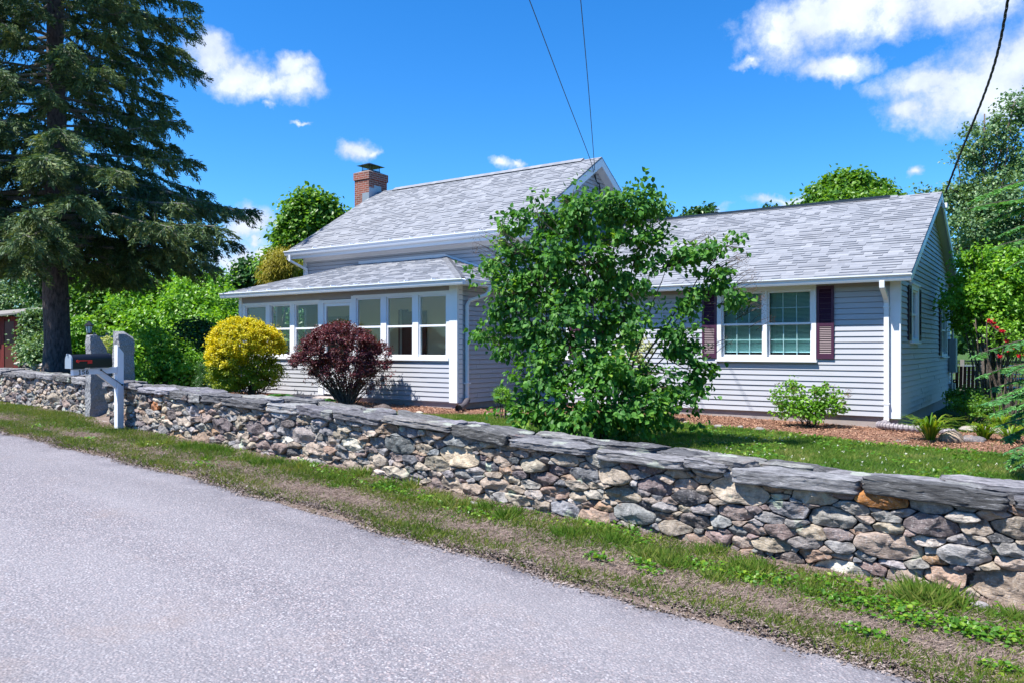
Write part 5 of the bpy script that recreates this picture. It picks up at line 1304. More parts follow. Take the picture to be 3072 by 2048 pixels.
for (px, py, d, n, L, lab) in [(2790, 1322, 12.1, 110, .88, 'tall daylily clump at the end of the drain hose'), (2950, 1312, 12.3, 90, .66, 'yellowing daylily clump right of the grey rock'), (3030, 1325, 11.9, 90, .62, 'daylily clump under the hemlock at the right edge'), (3000, 1270, 13.8, 80, .66, 'daylily clump behind the flat slab')]:
    b = P(px, py, d); b.z = GZ(b.x, b.y); r_ = empty('daylily', b, lab, 'plant', 'daylily clumps')
    mb = MB(); blades(mb, b, n, L, .011, .62, 1.15, .72, 8); mb.build('leaves', M['daylily'], r_, True)
# spirea by the wing
sp_ = shrub('spirea', 2430, 1292, 13.9, [lobe(2370, 1195, 45, 40, 13.9, 40), lobe(2430, 1215, 70, 42, 13.9, 45), lobe(2490, 1210, 50, 40, 13.9, 40), lobe(2400, 1235, 75, 30, 13.9, 45), lobe(2380, 1165, 25, 22, 13.9, 25), lobe(2465, 1165, 25, 20, 13.9, 25)], 120, 1900, .10, .062, 'light_leaf', 'loose leafy spirea with faded flower heads under the wing window', 34, srad=.007, shell=.8)
fb = MB()
for k in range(22):
    fb = MB(); c = P(random.choice([2330, 2350, 2380, 2400, 2460, 2480, 2500, 2530, 2545, 2310, 2440]), random.uniform(1150, 1215), 13.6+random.uniform(-.2, .3)); n = 26; p_ = np.array(c)+rng.normal(size=(n, 3))*np.array([.04, .04, .012]); put(fb, p_, rnd(n), rnd(n), .022, SLIM); fb.build('flower_head', M['dead_flower'], sp_)


# rocks and edging stones
def rock(name, c, r, label, cat, col_, seed, group=None, flat=0.7, mt='stone'):
    rr = random.Random(seed); vs = []; na, nb2 = 14, 22; sd = Vector((seed*3.1, seed*1.7, 5)); ax = (rr.uniform(.9, 1.4), rr.uniform(.7, 1.0), flat)
    for a in range(na+1):
        t = math.pi*a/na
        for b in range(nb2):
            ph = 2*math.pi*b/nb2; v = Vector((math.sin(t)*math.cos(ph), math.sin(t)*math.sin(ph), math.cos(t)))
            k = r*(1+.30*noise.noise(v*1.3+sd)+.12*noise.noise(v*3+sd)+.04*noise.noise(v*8+sd)); vs.append((c[0]+v.x*k*ax[0], c[1]+v.y*k*ax[1], c[2]+v.z*k*ax[2]))
    mb = MB(); mb.add(vs, [(a*nb2+b, (a+1)*nb2+b, (a+1)*nb2+(b+1) % nb2, a*nb2+(b+1) % nb2) for a in range(na) for b in range(nb2)])
    o = mb.build(name, M[mt], None, True, attr=[tuple(col_)+(1,)]*len(vs)); return tag(o, label, cat, group)
def gpt(px, py, d): p = P(px, py, d); return (p.x, p.y, GZ(p.x, p.y))
for (px, py, d, r, lab, c_, sd, fl) in [(2855, 1325, 12.0, .17, 'tan rounded rock beside the daylily clump', (.36, .29, .23), 3, .85), (2912, 1322, 12.0, .16, 'grey rock right of the tan rock', (.19, .18, .20), 5, .6), (2708, 1322, 12.2, .13, 'flat grey rock below the drain hose', (.25, .23, .23), 8, .3), (2960, 1278, 13.6, .36, 'broad flat slab behind the daylilies', (.40, .37, .36), 11, .22), (3035, 1322, 12.4, .14, 'brown rock under the hemlock branches', (.36, .30, .22), 14, .5)]:
    g_ = gpt(px, py, d); rock('rock', (g_[0], g_[1], g_[2]+r*fl*.45), r, lab, 'rock', c_, sd, None, fl)
k = 0
for x in np.arange(-11.4, -3.6, 0.36):
    if random.random() < .82:
        y = float(bed_edge(x))-0.02+random.uniform(-.05, .05); r = random.uniform(.045, .085); k += 1
        rock('edging_stone', (x, y, GZ(x, y)+.025), r, 'small stone edging the mulch bed against the lawn', 'edging stone', pick(random), 30+k, 'stones edging the mulch bed', .6)
rock('rock', (fX(1150, 11.6), 11.6, GZ(fX(1150, 11.6), 11.6)+.05), .17, 'low dark rock right of the barberry', 'rock', (.10, .08, .075), 77, None, .5)
# loose stones on the verge
for (px, py, r, lab) in [(1420, 1535, .04, 'single grey pebble on the verge grass below the wall'), (2940, 1530+235, .05, 'small grey stone in the grass at the wall foot, right')]:
    d = 1.55*FPX/(py-HY); g_ = gpt(px, py, d); rock('pebble', (g_[0], g_[1], g_[2]+.015), r, lab, 'pebble', (.30, .29, .30), int(px), None, .6)

# ------------------------------------------------------------------ big spruce
tb0 = P(168, 1130, 22.5); tb0.z = GZ(tb0.x, tb0.y)
spr = empty('spruce_tree', tb0, 'huge old spruce with drooping dark branches at the left edge', 'tree')
mb = MB(); H_ = 19.5; pth = []; rad = []
for i in range(30):
    z = H_*i/29; pth.append(tb0+Vector((0.06*math.sin(z*.7), 0.05*math.cos(z*.9), z-0.1))); rad.append((0.345*(1-z/H_)**0.8+0.02)*(1+.38*math.exp(-z*2.2))*(1+.035*math.sin(i*2.1)))
mb.tube(pth, rad, 20)
for k in range(14): # limb stubs and knots
    a = random.uniform(0, 6.28); z = random.uniform(1.5, 3.9); p = tb0+Vector((.34*math.cos(a), .34*math.sin(a), z*1.15)); mb.tube([p, p+Vector((.14*math.cos(a), .14*math.sin(a), .01))], [.05, .035], 7)
mb.build('trunk', M['bark'], spr, True)
nd = MB(); br_ = MB(); rgt = Vector((RT[0], RT[1], 0)); NP, NT_, NN = [], [], []
def env(z):                                               # crown radius by height over ground
    return 1.25*lerp_tab(z/1.25, [(2.6, 1.6), (3.0, 3.4), (3.6, 4.2), (4.6, 4.3), (5.4, 3.9), (6.0, 2.6), (6.8, 2.9), (7.6, 3.2), (9, 3.2), (11, 2.6), (15, .5)])
nl = 225
for k in range(nl):
    z = 3.6+(H_-4.4)*(k/nl)**1.25+random.uniform(-.15, .15); a = k*2.39996+random.uniform(-.3, .3); L = float(env(z))*random.uniform(.72, 1.08)
    dr = Vector((math.cos(a), math.sin(a), 0)); s = tb0+Vector((0, 0, z+0.05))+dr*.1
    tip = s+dr*L+Vector((0, 0, -L*random.uniform(.10, .30)+0.1)); mid = s+dr*L*.5+Vector((0, 0, -L*.02)); pth = bez(s, mid, tip, 12); tipup = Vector((0, 0, .22))
    for i in range(9, 12): pth[i] += tipup*(i-8)/3
    br_.tube(pth, [.045*(1-i/12.5)*(L/3.5)+.006 for i in range(12)], 5)
    sdv = Vector((-dr.y, dr.x, 0)); nt = int(L*12)
    for j in range(nt):
        t = random.uniform(.14, 1.0)**.8; idx = min(10, int(t*11)); p = pth[idx].lerp(pth[idx+1], t*11-idx if t < 1 else 1); sg = random.choice((-1, 1))
        l2 = 1.2*random.uniform(.35, .95)*(1.15-t*.6)*min(1.2, L/3.6)
        q = p+(sdv*sg*random.uniform(.3, .85)+dr*random.uniform(.3, .7))*l2+Vector((0, 0, -l2*random.uniform(.25, .8)))
        tw = bez(p, p.lerp(q, .5)+Vector((0, 0, .10*l2)), q, 6); br_.tube(tw, [.009, .008, .006, .005, .004, .002], 3, False)
        bare = random.random() < (.22 if t < .4 else .05)
        nn_ = int((95 if t > .35 else 75)*l2*(0.25 if bare else 1))
        for m_ in range(nn_):
            u_ = random.random()**.8; i2 = min(4, int(u_*5)); pp = tw[i2].lerp(tw[i2+1], u_*5-i2); ax_ = (tw[i2+1]-tw[i2])
            NP.append((pp.x+random.gauss(0, .035), pp.y+random.gauss(0, .035), pp.z+random.gauss(0, .035))); NT_.append((ax_.x, ax_.y, ax_.z))
NP = np.array(NP); NT_ = unit(np.array(NT_)); n = len(NP)
print('needles', n)
put(nd, NP, unit(NT_*1.0+rnd(n)*.62+np.array([0, 0, .08])), rnd(n), .115*(.7+.6*rng.random(n)), NEED, 1.6)
br_.build('branches', M['lichen_twig'], spr); nd.build('crown', M['needle'], spr)

# ------------------------------------------------------------------ background trees
def T(px, pyc, pybase_z, d, lobes, *a, **k):
    b = P(px, 1100, d); b.z = GZ(b.x, b.y); return b
def bgtree(name, px, d, L, nc, nl_, cr, ls, leafm, label, th_=None, tr=.12, **k):
    b = P(px, 1100, d); b.z = GZ(b.x, b.y); lob = [lobe(a, b_, c_, e_, dd) for (a, b_, c_, e_, dd) in L]
    zc = min(l[0][2] for l in lob); return tree(name, b, max(.6, (zc-b.z)*.6), tr, lob, nc, nl_, cr, ls, M and leafm, label, **k)
bgtree('maple_tree', 925, 34, [(930, 660, 88, 75, 34), (890, 720, 70, 80, 34), (960, 720, 95, 85, 34), (1010, 690, 50, 60, 34), (880, 800, 90, 70, 34), (930, 620, 45, 40, 34)], 260, 15000, .5, .19, 'maple', 'bright green maple rising behind the left end of the roof', tr=.18)
bgtree('gold_cypress', 838, 29, [(840, 800, 42, 55, 29), (810, 830, 26, 45, 29), (868, 820, 30, 45, 29)], 110, 9000, .28, .13, 'gold_conifer', 'yellow green feathery cypress beside the main roof', tpl=NEED, droop=1.2)
bgtree('young_tree', 745, 40, [(748, 822, 42, 38, 40), (725, 850, 30, 30, 40), (790, 860, 30, 30, 40)], 70, 3600, .5, .18, 'dark_leaf', 'small dark green tree between the cypress and the porch roof')
bgtree('bushy_tree', 600, 36, [(600, 870, 75, 60, 36), (650, 930, 70, 75, 34.67), (560, 930, 70, 80, 34.67), (620, 1010, 90, 80, 33.33), (640, 850, 40, 40, 36)], 200, 9500, 0.560, 0.152, 'light_leaf', 'green bushy tree left of the porch roof corner')
bgtree('bushy_tree', 470, 38, [(470, 840, 70, 50, 38), (420, 900, 85, 70, 38), (500, 930, 90, 75, 38), (440, 1000, 100, 80, 36.42), (530, 1030, 80, 80, 36.42)], 240, 13000, 0.570, 0.165, 'light_leaf', 'light green bushy tree right of the spruce trunk')
bgtree('bushy_tree', 290, 40, [(270, 850, 75, 60, 40), (330, 900, 80, 80, 40), (250, 950, 60, 80, 40), (330, 1010, 90, 80, 38.4)], 220, 12000, 0.576, 0.167, 'maple', 'bright green shrubby tree directly beside the spruce trunk')
bgtree('hedge_shrub', 420, 19.5, [(420, 1080, 60, 60, 19.5), (500, 1090, 70, 75, 20), (570, 1110, 60, 60, 20), (460, 1040, 60, 50, 20.5), (400, 1130, 50, 50, 19)], 200, 13000, .26, .07, 'light_leaf', 'green leafy bush behind the wall right of the granite posts', low=-.9)
bgtree('hedge_shrub', 600, 22, [(590, 1030, 70, 70, 22), (650, 1060, 50, 70, 22), (560, 1120, 70, 60, 21.5)], 150, 9000, .28, .075, 'dark_leaf', 'dark leafy bush against the left side of the porch', low=-.9)
bgtree('grey_shrub', 90, 30, [(112, 990, 38, 60, 30), (100, 1045, 34, 45, 30), (125, 1050, 30, 50, 28.6)], 130, 7500, 0.382, 0.104, 'grey_leaf', 'dull grey green shrub before the red shed')
bgtree('bushy_tree', 240, 36, [(240, 1010, 45, 60, 36), (225, 1070, 40, 50, 36)], 90, 5500, 0.429, 0.130, 'light_leaf', 'bright leafy shrub just right of the spruce trunk base')
bgtree('bushy_tree', 40, 46, [(30, 870, 90, 60, 46), (110, 880, 70, 50, 47), (-40, 900, 80, 80, 46), (60, 930, 90, 60, 45)], 160, 7500, .5, .16, 'grey_leaf', 'pale green tree far behind the red shed')
bgtree('far_tree', 190, 42, [(180, 830, 60, 60, 42), (130, 850, 60, 50, 43), (230, 860, 60, 50, 42)], 100, 4500, .6, .2, 'dark_leaf', 'dark tree seen through the spruce branches')
bgtree('maple_tree', 2560, 42, [(2540, 575, 75, 55, 42), (2610, 590, 60, 50, 42), (2470, 600, 55, 50, 42), (2655, 610, 45, 45, 42), (2530, 640, 150, 60, 42), (2520, 545, 40, 30, 42)], 260, 13000, .55, .22, 'maple', 'broad maple showing above the right wing ridge', tr=.2)
bgtree('far_tree', 2095, 48, [(2080, 655, 32, 25, 48), (2125, 645, 20, 24, 48), (2100, 700, 60, 50, 48)], 60, 2800, .5, .22, 'dark_leaf', 'dark tree top peeping over the wing ridge near the lilac')
bgtree('far_tree', 2310, 48, [(2312, 632, 15, 18, 48), (2310, 690, 40, 50, 48)], 40, 1500, .4, .2, 'dark_leaf', 'tiny tree top above the middle of the wing ridge')
bgtree('far_tree', 1975, 40, [(1970, 655, 26, 30, 40), (1990, 720, 50, 50, 40)], 40, 1800, .5, .2, 'grey_leaf', 'grey green tree top between the gable and the lilac')
bgtree('locust_tree', 2960, 27, [(2990, 420, 85, 80, 27), (3060, 350, 80, 70, 27), (2920, 480, 55, 60, 27), (3040, 500, 110, 90, 27), (2900, 580, 80, 55, 27), (2990, 600, 130, 80, 26), (2940, 700, 110, 90, 26), (3060, 700, 100, 100, 26), (2850, 600, 50, 35, 27), (2790, 590, 40, 20, 27)], 300, 17000, .38, .10, 'grey_leaf', 'tall airy tree behind the right gable with sky between its leaves', nlimb=30, tr=.14, shell=.9)
bgtree('dark_tree', 2950, 34, [(2930, 700, 90, 90, 34), (3040, 640, 110, 120, 34), (2990, 800, 120, 120, 33), (2900, 850, 70, 100, 33)], 220, 11000, .5, .15, 'dark_leaf', 'dark green tree filling the gap behind the right gable')
bgtree('mock_orange', 2985, 17.5, [(2990, 800, 110, 75, 17.5), (2910, 880, 65, 60, 17.2), (3010, 880, 110, 80, 17), (2960, 960, 90, 60, 17), (3070, 930, 80, 90, 17), (2870, 900, 35, 35, 17), (3040, 1020, 60, 40, 17)], 260, 12500, .24, .082, 'light_leaf', 'tall leafy shrub with light green leaves right of the wing', nlimb=46, shell=.6, tr=.04)
# its bare stems near the ground
b = P(2990, 1180, 17.0); b.z = GZ(b.x, b.y); rt_ = [o for o in bpy.data.objects if o.name.startswith('mock_orange')][0]; mb = MB()
for k in range(26):
    a = P(random.uniform(2930, 3060), 1180, random.uniform(16.6, 17.4)); a.z = GZ(a.x, a.y)-.05; c = P(a.x*0+random.uniform(2890, 3090), random.uniform(930, 1000), random.uniform(16.7, 17.3)); mb.tube(bez(a, a.lerp(c, .5)+Vector((random.uniform(-.1, .1), 0, .1)), c, 7), [.022, .02, .018, .016, .013, .01, .008], 6)
mb.build('stems', M['twig'], rt_, True)
# rose bush with red flowers
rb_l = [(3010, 1010, 40, 50, 14.2), (3055, 1040, 50, 40, 14.2)]
rs = shrub('rose_bush', 3030, 1240, 14.2, [lobe(*l) for l in rb_l], 46, 900, .16, .05, 'light_leaf', 'climbing rose with red blooms at the right edge', 14)
fb = MB(); fpos = [(2968, 962), (2980, 972), (2987, 982), (3004, 992), (3018, 1022), (3028, 1050), (3060, 1035), (3033, 1043), (3055, 1066), (3002, 1068), (3070, 1064), (2975, 968), (3010, 996)]
for (px, py) in fpos:
    fb = MB(); c = np.array(P(px, py, 14.0)); n = 30; pp = c+rng.normal(size=(n, 3))*.015; put(fb, pp, rnd(n), rnd(n), .030, LEAF, 1.3); fb.build('flower', M['rose'], rs)
mb = MB()
for q in ([(2985, 1240), (2960, 1120), (2960, 965)], [(3000, 1240), (2990, 1100), (3020, 1010)], [(3040, 1240), (3060, 1150), (3060, 1040)], [(2968, 960), (2985, 1010), (3045, 1000)]):
    mb.tube(bez(P(*q[0], 14.2), P(*q[1], 14.1), P(*q[2], 14.0), 10), .010, 5)
mb.build('canes', M['twig'], rs)
# hydrangea with pale yellow-green heads behind the gate posts
hy = shrub('hydrangea', 335, 1180, 16.8, [lobe(325, 1075, 30, 40, 16.8), lobe(385, 1080, 26, 36, 16.8)], 60, 2200, .16, .09, 'light_leaf', 'hydrangea with pale green heads between the granite posts', 10)
fb = MB()
for (px, py, r) in [(305, 1030, 20), (325, 1022, 18), (318, 1042, 22), (300, 1048, 14), (330, 1048, 14), (392, 1050, 16), (396, 1042, 10)]:
    fb = MB(); n = 130; c = np.array(P(px, py, 16.4)); u_ = rnd(n); put(fb, c+u_*r*16.4/FPX*.75, rnd(n), u_, .035, LEAF, 1.2); fb.build('flower_head', M['pale_flower'], hy)
# ivy / low weeds by the right path
lw_ = [(2880, 1215, 22, 14, 15.0), (2925, 1205, 45, 16, 15.3), (2900, 1180, 40, 14, 16.5), (2965, 1225, 40, 16, 14.6), (2850, 1190, 15, 12, 17)]
shrub('ground_shrub', 2915, 1230, 15.2, [lobe(*l) for l in lw_], 90, 2600, .14, .05, 'maple', 'low light green plants along the path right of the wing', 8)

# ------------------------------------------------------------------ hemlock at the right edge
hb = P(3300, 1300, 9.0); hb.z = GZ(hb.x, hb.y)
hm = empty('hemlock_tree', hb, 'near hemlock reaching feathery branches in from the right edge', 'tree')
mb = MB(); mb.tube([hb+Vector((0, 0, -.1)), hb+Vector((0, 0, 2)), hb+Vector((.05, 0, 5.0))], [.12, .09, .02], 10); mb.build('trunk', M['bark'], hm, True)
nd = MB(); br_ = MB(); NP, NT_ = [], []
tips = [(2900, 628), (2940, 590), (2965, 665), (3000, 625), (2990, 740), (3010, 700), (3030, 800), (2930, 1064), (2960, 1120), (2985, 1160), (2965, 1205), (2975, 1240), (3000, 1190), (3010, 1230), (3000, 1275), (3020, 1310), (3040, 1350), (3010, 1390), (3035, 1120), (3050, 1240), (3060, 1290), (3060, 1400), (3065, 1180), (3075, 1330), (3080, 1440), (3085, 1100)]
for (px, py) in tips:
    d = random.uniform(8.4, 9.6); tip = P(px, py, d); zr = min(3.6, max(-1.0, tip.z+random.uniform(.05, .35))); s = Vector((hb.x, hb.y, zr)); pth = bez(s, s.lerp(tip, .55)+Vector((0, 0, .14)), tip, 14)
    br_.tube(pth, [.012*(1-i/15)+.002 for i in range(14)], 5); L = (tip-s).length
    for j in range(int(L*26)):
        t = random.uniform(.1, 1); i = min(12, int(t*13)); p = pth[i].lerp(pth[i+1], t*13-i); ax_ = (pth[i+1]-pth[i]).normalized(); sdv = ax_.cross(Vector((0, 0, 1))).normalized(); sg = random.choice((-1, 1))
        l2 = random.uniform(.10, .30)*(1.1-.65*t); q = p+(ax_*.75+sdv*sg*.7+Vector((0, 0, -.25)))*l2; br_.tube([p, q], [.003, .0015], 3, False)
        for m_ in range(int(330*l2)):
            u_ = random.random(); pp = p.lerp(q, u_); sg2 = random.choice((-1, 1)); dv = (q-p).normalized(); s3 = dv.cross(Vector((0, 0, 1))).normalized()*sg2
            NP.append(tuple(pp)); NT_.append(tuple(dv*.55+s3*.8+Vector((0, 0, -.1))))
NP = np.array(NP); NT_ = np.array(NT_); n = len(NP); print('hem', n)
put(nd, NP, unit(NT_+rnd(n)*.25), unit(np.array([0, 0, 1.0])+rnd(n)*.5), .050*(.7+.6*rng.random(n)), NEED, 1.9)
cl_, ol_, _, _ = clumps([((hb.x+1.2, hb.y+.3, 2.2), (1.6, 1.6, 1.6)), ((hb.x+2.0, hb.y+.3, 4.6), (1.5, 1.5, 2.0)), ((hb.x+1.2, hb.y+.5, 0.4), (1.6, 1.6, 1.2))], 160, 15000, .3, .4); leaves(nd, cl_, ol_, .16, NEED, droop=1.0, wid=1.8)  # unseen crown clumps, added to cut skylight on the wing's end wall
br_.build('branches', M['twig'], hm); nd.build('crown', M['hemlock'], hm)
tree('maple_tree', (4.4, 18.0, GZ(4.4, 18.0)), 2.0, .18, [((4.2, 18.0, 4.2), (2.4, 3.2, 3.4)), ((4.8, 21.5, 2.6), (2.4, 3.0, 3.6)), ((4.0, 15.4, 2.2), (2.0, 2.0, 2.8)), ((3.6, 17.0, 1.0), (1.4, 2.2, 1.6))], 220, 12000, .45, .17, 'dark_leaf', 'unseen dark maple added beyond the right edge to dim the end wall')  # out-of-view tree, added to block sky light from the end wall

# ------------------------------------------------------------------ far woods (one mass), shed, fences, gate, chair
mb = MB(); P_, O_ = [], []
for k in range(420):
    a = math.radians(random.uniform(-62, 62)); d = random.uniform(62, 85); x = math.sin(a-YAW)*d*1.1; y = math.cos(a-YAW)*d*1.1
    hgt = random.uniform(3.5, 8.5)*(1 if random.random() < .8 else 1.15); r = random.uniform(1.6, 3.2)
    u_ = rnd(240); u_ = u_[u_[:, 2] > -.6]; P_.append(np.array([x, y, hgt*.5-1.3])+u_*np.array([r, r, hgt*.5])*(1-.25*rng.random((len(u_), 1)))); O_.append(u_)
for k in range(300):                                       # unseen woods added behind the viewer, for the window panes to reflect
    a = math.radians(random.uniform(95, 265)); d = random.uniform(30, 44); x = math.sin(a-YAW)*d; y = math.cos(a-YAW)*d-3
    hgt = random.uniform(4.0, 8.0); r = random.uniform(1.8, 3.4); u_ = rnd(150); P_.append(np.array([x, y, hgt*.5-1.7])+u_*np.array([r, r, hgt*.5])*(1-.25*rng.random((len(u_), 1)))); O_.append(u_)
P_ = np.concatenate(P_); O_ = np.concatenate(O_); leaves(mb, P_, O_, .6, LEAF); tag(mb.build('far_woods', M['dark_leaf'], None), 'distant green woods behind the house, with an unseen stretch added behind the viewer', 'woods', kind='stuff')

# red shed, far left
shp = P(30, 1080, 34.0); sg_ = GZ(shp.x, shp.y); sx0 = shp.x
shed = empty('shed', (shp.x, shp.y, sg_), 'old red board shed with sloping roof at the left edge', 'shed')
u1 = Vector((RT[0], RT[1], 0)).normalized(); n1_ = Vector((-FW[0], -FW[1], 0)).normalized()
K_ = 1.42
mb = MB(); mb.obox(shp, u1, n1_, -2.6*K_, 0.30*K_, -1.8*K_, -.02, sg_-shp.z-.1, 0.95*K_-shp.z); mb.build('wall', M['barn'], shed)
mb = MB(); mb.obox(shp, u1, n1_, -0.16*K_, 0.12*K_, -.02, .012, sg_-shp.z, .80*K_-shp.z); mb.build('door', M['door'], shed)
mb = MB()
for (a, b) in ((-.25, -.17), (.13, .26)): mb.obox(shp, u1, n1_, a*K_, b*K_, -.02, .03, sg_-shp.z, .86*K_-shp.z)
mb.build('door_frame', M['barn'], shed)
mb = MB(); rp = [shp+u1*-4+n1_*.35, shp+u1*.78+n1_*.35, shp+u1*.78-n1_*2.8, shp+u1*-4-n1_*2.8]; zs_ = [.95, 1.45, 1.9, 1.5]
vs = [Vector((p.x, p.y, z)) for p, z in zip(rp, zs_)]; mb.prism(vs, (0, 0, .08)); mb.build('roof', M['old_wood'], shed)

# wire fence glimpsed between the gate posts
fn = P(310, 1100, 20); fe = empty('wire_fence', (fn.x, fn.y, GZ(fn.x, fn.y)), 'grey rail fence glimpsed between the granite gate posts', 'fence')
for px in (284, 321, 365):
    p = P(px, 1000, 20); mb = MB(); mb.tube([(p.x, p.y, GZ(p.x, p.y)), (p.x, p.y, .38)], .035, 8); mb.build('post', M['old_wood'], fe)
mb = MB()
for z in (.28, .05, -.2): a, b = P(270, 1000, 20), P(400, 1000, 20); mb.tube([(a.x, a.y, z), (b.x, b.y, z)], .014, 6)
mb.build('rail', M['galv'], fe)

# tube gate, wire fence and black chair beyond the path, right
g0, g1 = P(2893, 1100, 27), P(3075, 1100, 27.5)
ga_ = empty('farm_gate', (g0.x, g0.y, GZ(g0.x, g0.y)), 'silver tubular farm gate beyond the path at the right', 'gate')
mb = MB(); zt = -.62; v0 = Vector((g0.x, g0.y, 0)); v1 = Vector((g1.x, g1.y, 0))
for k in range(6):
    z = zt-k*.15; mb.tube([v0+Vector((0, 0, z)), v1+Vector((0, 0, z))], .022, 8)
mb.build('rails', M['galv'], ga_)
mb = MB(); mb.tube([v0+Vector((0, 0, zt)), v0+Vector((0, 0, zt-.78))], .024, 8); mb.build('upright', M['galv'], ga_)
fp = empty('wire_fence', tuple(P(2886, 1150, 26)), 'wire stock fence with weathered post beside the farm gate', 'fence')
mb = MB(); p = P(2887, 1150, 26); mb.box(p.x-.06, p.x+.06, p.y-.06, p.y+.06, GZ(p.x, p.y), -.38); mb.build('post', M['old_wood'], fp)
mb = MB(); a, b = P(2840, 1150, 25.6), P(2935, 1150, 25.6)
for k in range(7): mb.tube([(a.x, a.y, -.55-k*.13), (b.x, b.y, -.55-k*.13)], .006, 4)
for k in range(9): q = a.lerp(b, k/8); mb.tube([(q.x, q.y, -.5), (q.x, q.y, -1.35)], .005, 4)
mb.build('wire_mesh', M['galv'], fp)
cp = P(2893, 1165, 22.5); cz = GZ(cp.x, cp.y)
chn = empty('garden_chair', (cp.x, cp.y, cz), 'black slatted garden chair behind the wire fence', 'chair')
mb = MB()
for k in range(6): x = cp.x-.25+k*.10; mb.add([(x, cp.y+.15, cz+.3), (x+.08, cp.y+.15, cz+.3), (x+.08, cp.y+.35, cz+.95), (x, cp.y+.35, cz+.95), (x, cp.y+.18, cz+.3), (x+.08, cp.y+.18, cz+.3), (x+.08, cp.y+.38, cz+.95), (x, cp.y+.38, cz+.95)], [(0, 1, 2, 3), (7, 6, 5, 4), (0, 3, 7, 4), (1, 5, 6, 2), (3, 2, 6, 7)])
mb.build('backrest', M['chair_black'], chn)
mb = MB()
for k in range(5): mb.box(cp.x-.27, cp.x+.35, cp.y-.35+k*.1, cp.y-.27+k*.1, cz+.32, cz+.35)
mb.build('seat', M['chair_black'], chn)
for (a, b) in ((-.28, -.35), (.32, -.35), (-.28, .12), (.32, .12)): mb = MB(); mb.box(cp.x+a, cp.x+a+.05, cp.y+b, cp.y+b+.06, cz-.01, cz+.55 if b < 0 else cz+.5); mb.build('leg', M['chair_black'], chn)
for a in (-.32, .29): mb = MB(); mb.box(cp.x+a, cp.x+a+.11, cp.y-.38, cp.y+.22, cz+.551, cz+.575); mb.build('armrest', M['chair_black'], chn)

# ------------------------------------------------------------------ grass, weeds, dry litter, mulch chips
def inview(x, y, m_=140):
    r = RT[0]*x+RT[1]*y; d = FW[0]*x+FW[1]*y; px = HX+FPX*r/np.maximum(d, .1); return (d > 1) & (px > -m_) & (px < 3072+m_)
def vnoise(x, y, s, o=0.0):
    return np.array([noise.noise(Vector((a*s+o, b*s, o))) for a, b in zip(x, y)])
def scatter(n, x0, x1, y0f, y1f, power=1.0):
    x = x0+(x1-x0)*rng.random(n); y = y0f(x)+(y1f(x)-y0f(x))*rng.random(n); k = inview(x, y)
    return x[k], y[k]
BL = (np.array([[-.045, 0, 0], [.045, 0, 0], [.032, .55, .06], [-.032, .55, .06], [0, 1.0, .22]]), np.array([[0, 1, 2, 3]]))
TRI = (np.array([[-.05, 0, 0], [.05, 0, 0], [.03, .6, .08], [0, 1.0, .2]]), np.array([[0, 1, 2, 3]]))
def grassblades(mb, x, y, h, lean=.45, w_=1.0, zoff=0.0):
    n = len(x); z = gz(x, y)+zoff; pos = np.stack([x, y, z-.004], 1); a = rng.random(n)*6.283; t = np.stack([np.cos(a)*lean, np.sin(a)*lean, np.ones(n)], 1)*1.0; t[:, :2] *= rng.random((n, 1))*1.8
    put(mb, pos, t, np.stack([np.cos(a+1.2), np.sin(a+1.2), np.zeros(n)], 1), h*(.5+rng.random(n)), TRI, w_)
# lawn
x, y = scatter(230000, -12, 2.5, lambda x: wf(x)+.62, lambda x: np.minimum(bed_edge(np.clip(x, -18.5, .5)), 15)+0.0)
k = vnoise(x, y, .9)*.5+vnoise(x, y, 3.1, 5)*.5; mb = MB(); h = .042+.02*np.clip(k+.3, 0, 1); keep = rng.random(len(x)) < .85+.3*k
grassblades(mb, x[keep], y[keep], h[keep], .7, 1.7); tag(mb.build('lawn_grass', M['grass'], None), 'mown lawn between the stone wall and the house', 'grass', kind='stuff')
x, y = scatter(60000, -3.5, 6, lambda x: bed_edge(np.clip(x, -18.5, .5))-.1, lambda x: x*0+30); k = (x > -1.7) ; x, y = x[k], y[k]
mb = MB(); grassblades(mb, x, y, np.full(len(x), .07), .7, 2.0); tag(mb.build('side_grass', M['grass'], None), 'rough grass along the right side of the wing', 'grass', kind='stuff')
# clover and broad leaves in the lawn
x, y = scatter(15000, -8, 2.5, lambda x: wf(x)+.7, lambda x: bed_edge(np.clip(x, -18.5, .5))+.05); k = (vnoise(x, y, 1.3, 9) > .12) | (np.abs(y-bed_edge(np.clip(x, -18.5, .5))) < .35); x, y = x[k], y[k]; n = len(x)
mb = MB(); pos = np.stack([x, y, gz(x, y)+.02+.03*rng.random(n)], 1); put(mb, pos, rnd(n)*np.array([1, 1, .3]), np.array([0, 0, 1.0])+rnd(n)*.4, .045*(.6+.6*rng.random(n)), LEAF, 1.3)
tag(mb.build('lawn_weeds', M['weed'], None), 'bright clover and weeds mixed into the lawn', 'weeds', kind='stuff')
x, y = scatter(120, -4, 2, lambda x: wf(x)+3.5, lambda x: bed_edge(np.clip(x, -18.5, .5))-.1); n = len(x); mb = MB()
for dx_ in range(5): put(mb, np.stack([x, y, gz(x, y)+.055], 1)+rng.normal(size=(n, 3))*.004, rnd(n), rnd(n), .013, LEAF, 1.2)
tag(mb.build('clover_flowers', M['clover'], None), 'tiny white clover flowers dotted over the lawn', 'flowers', kind='stuff')
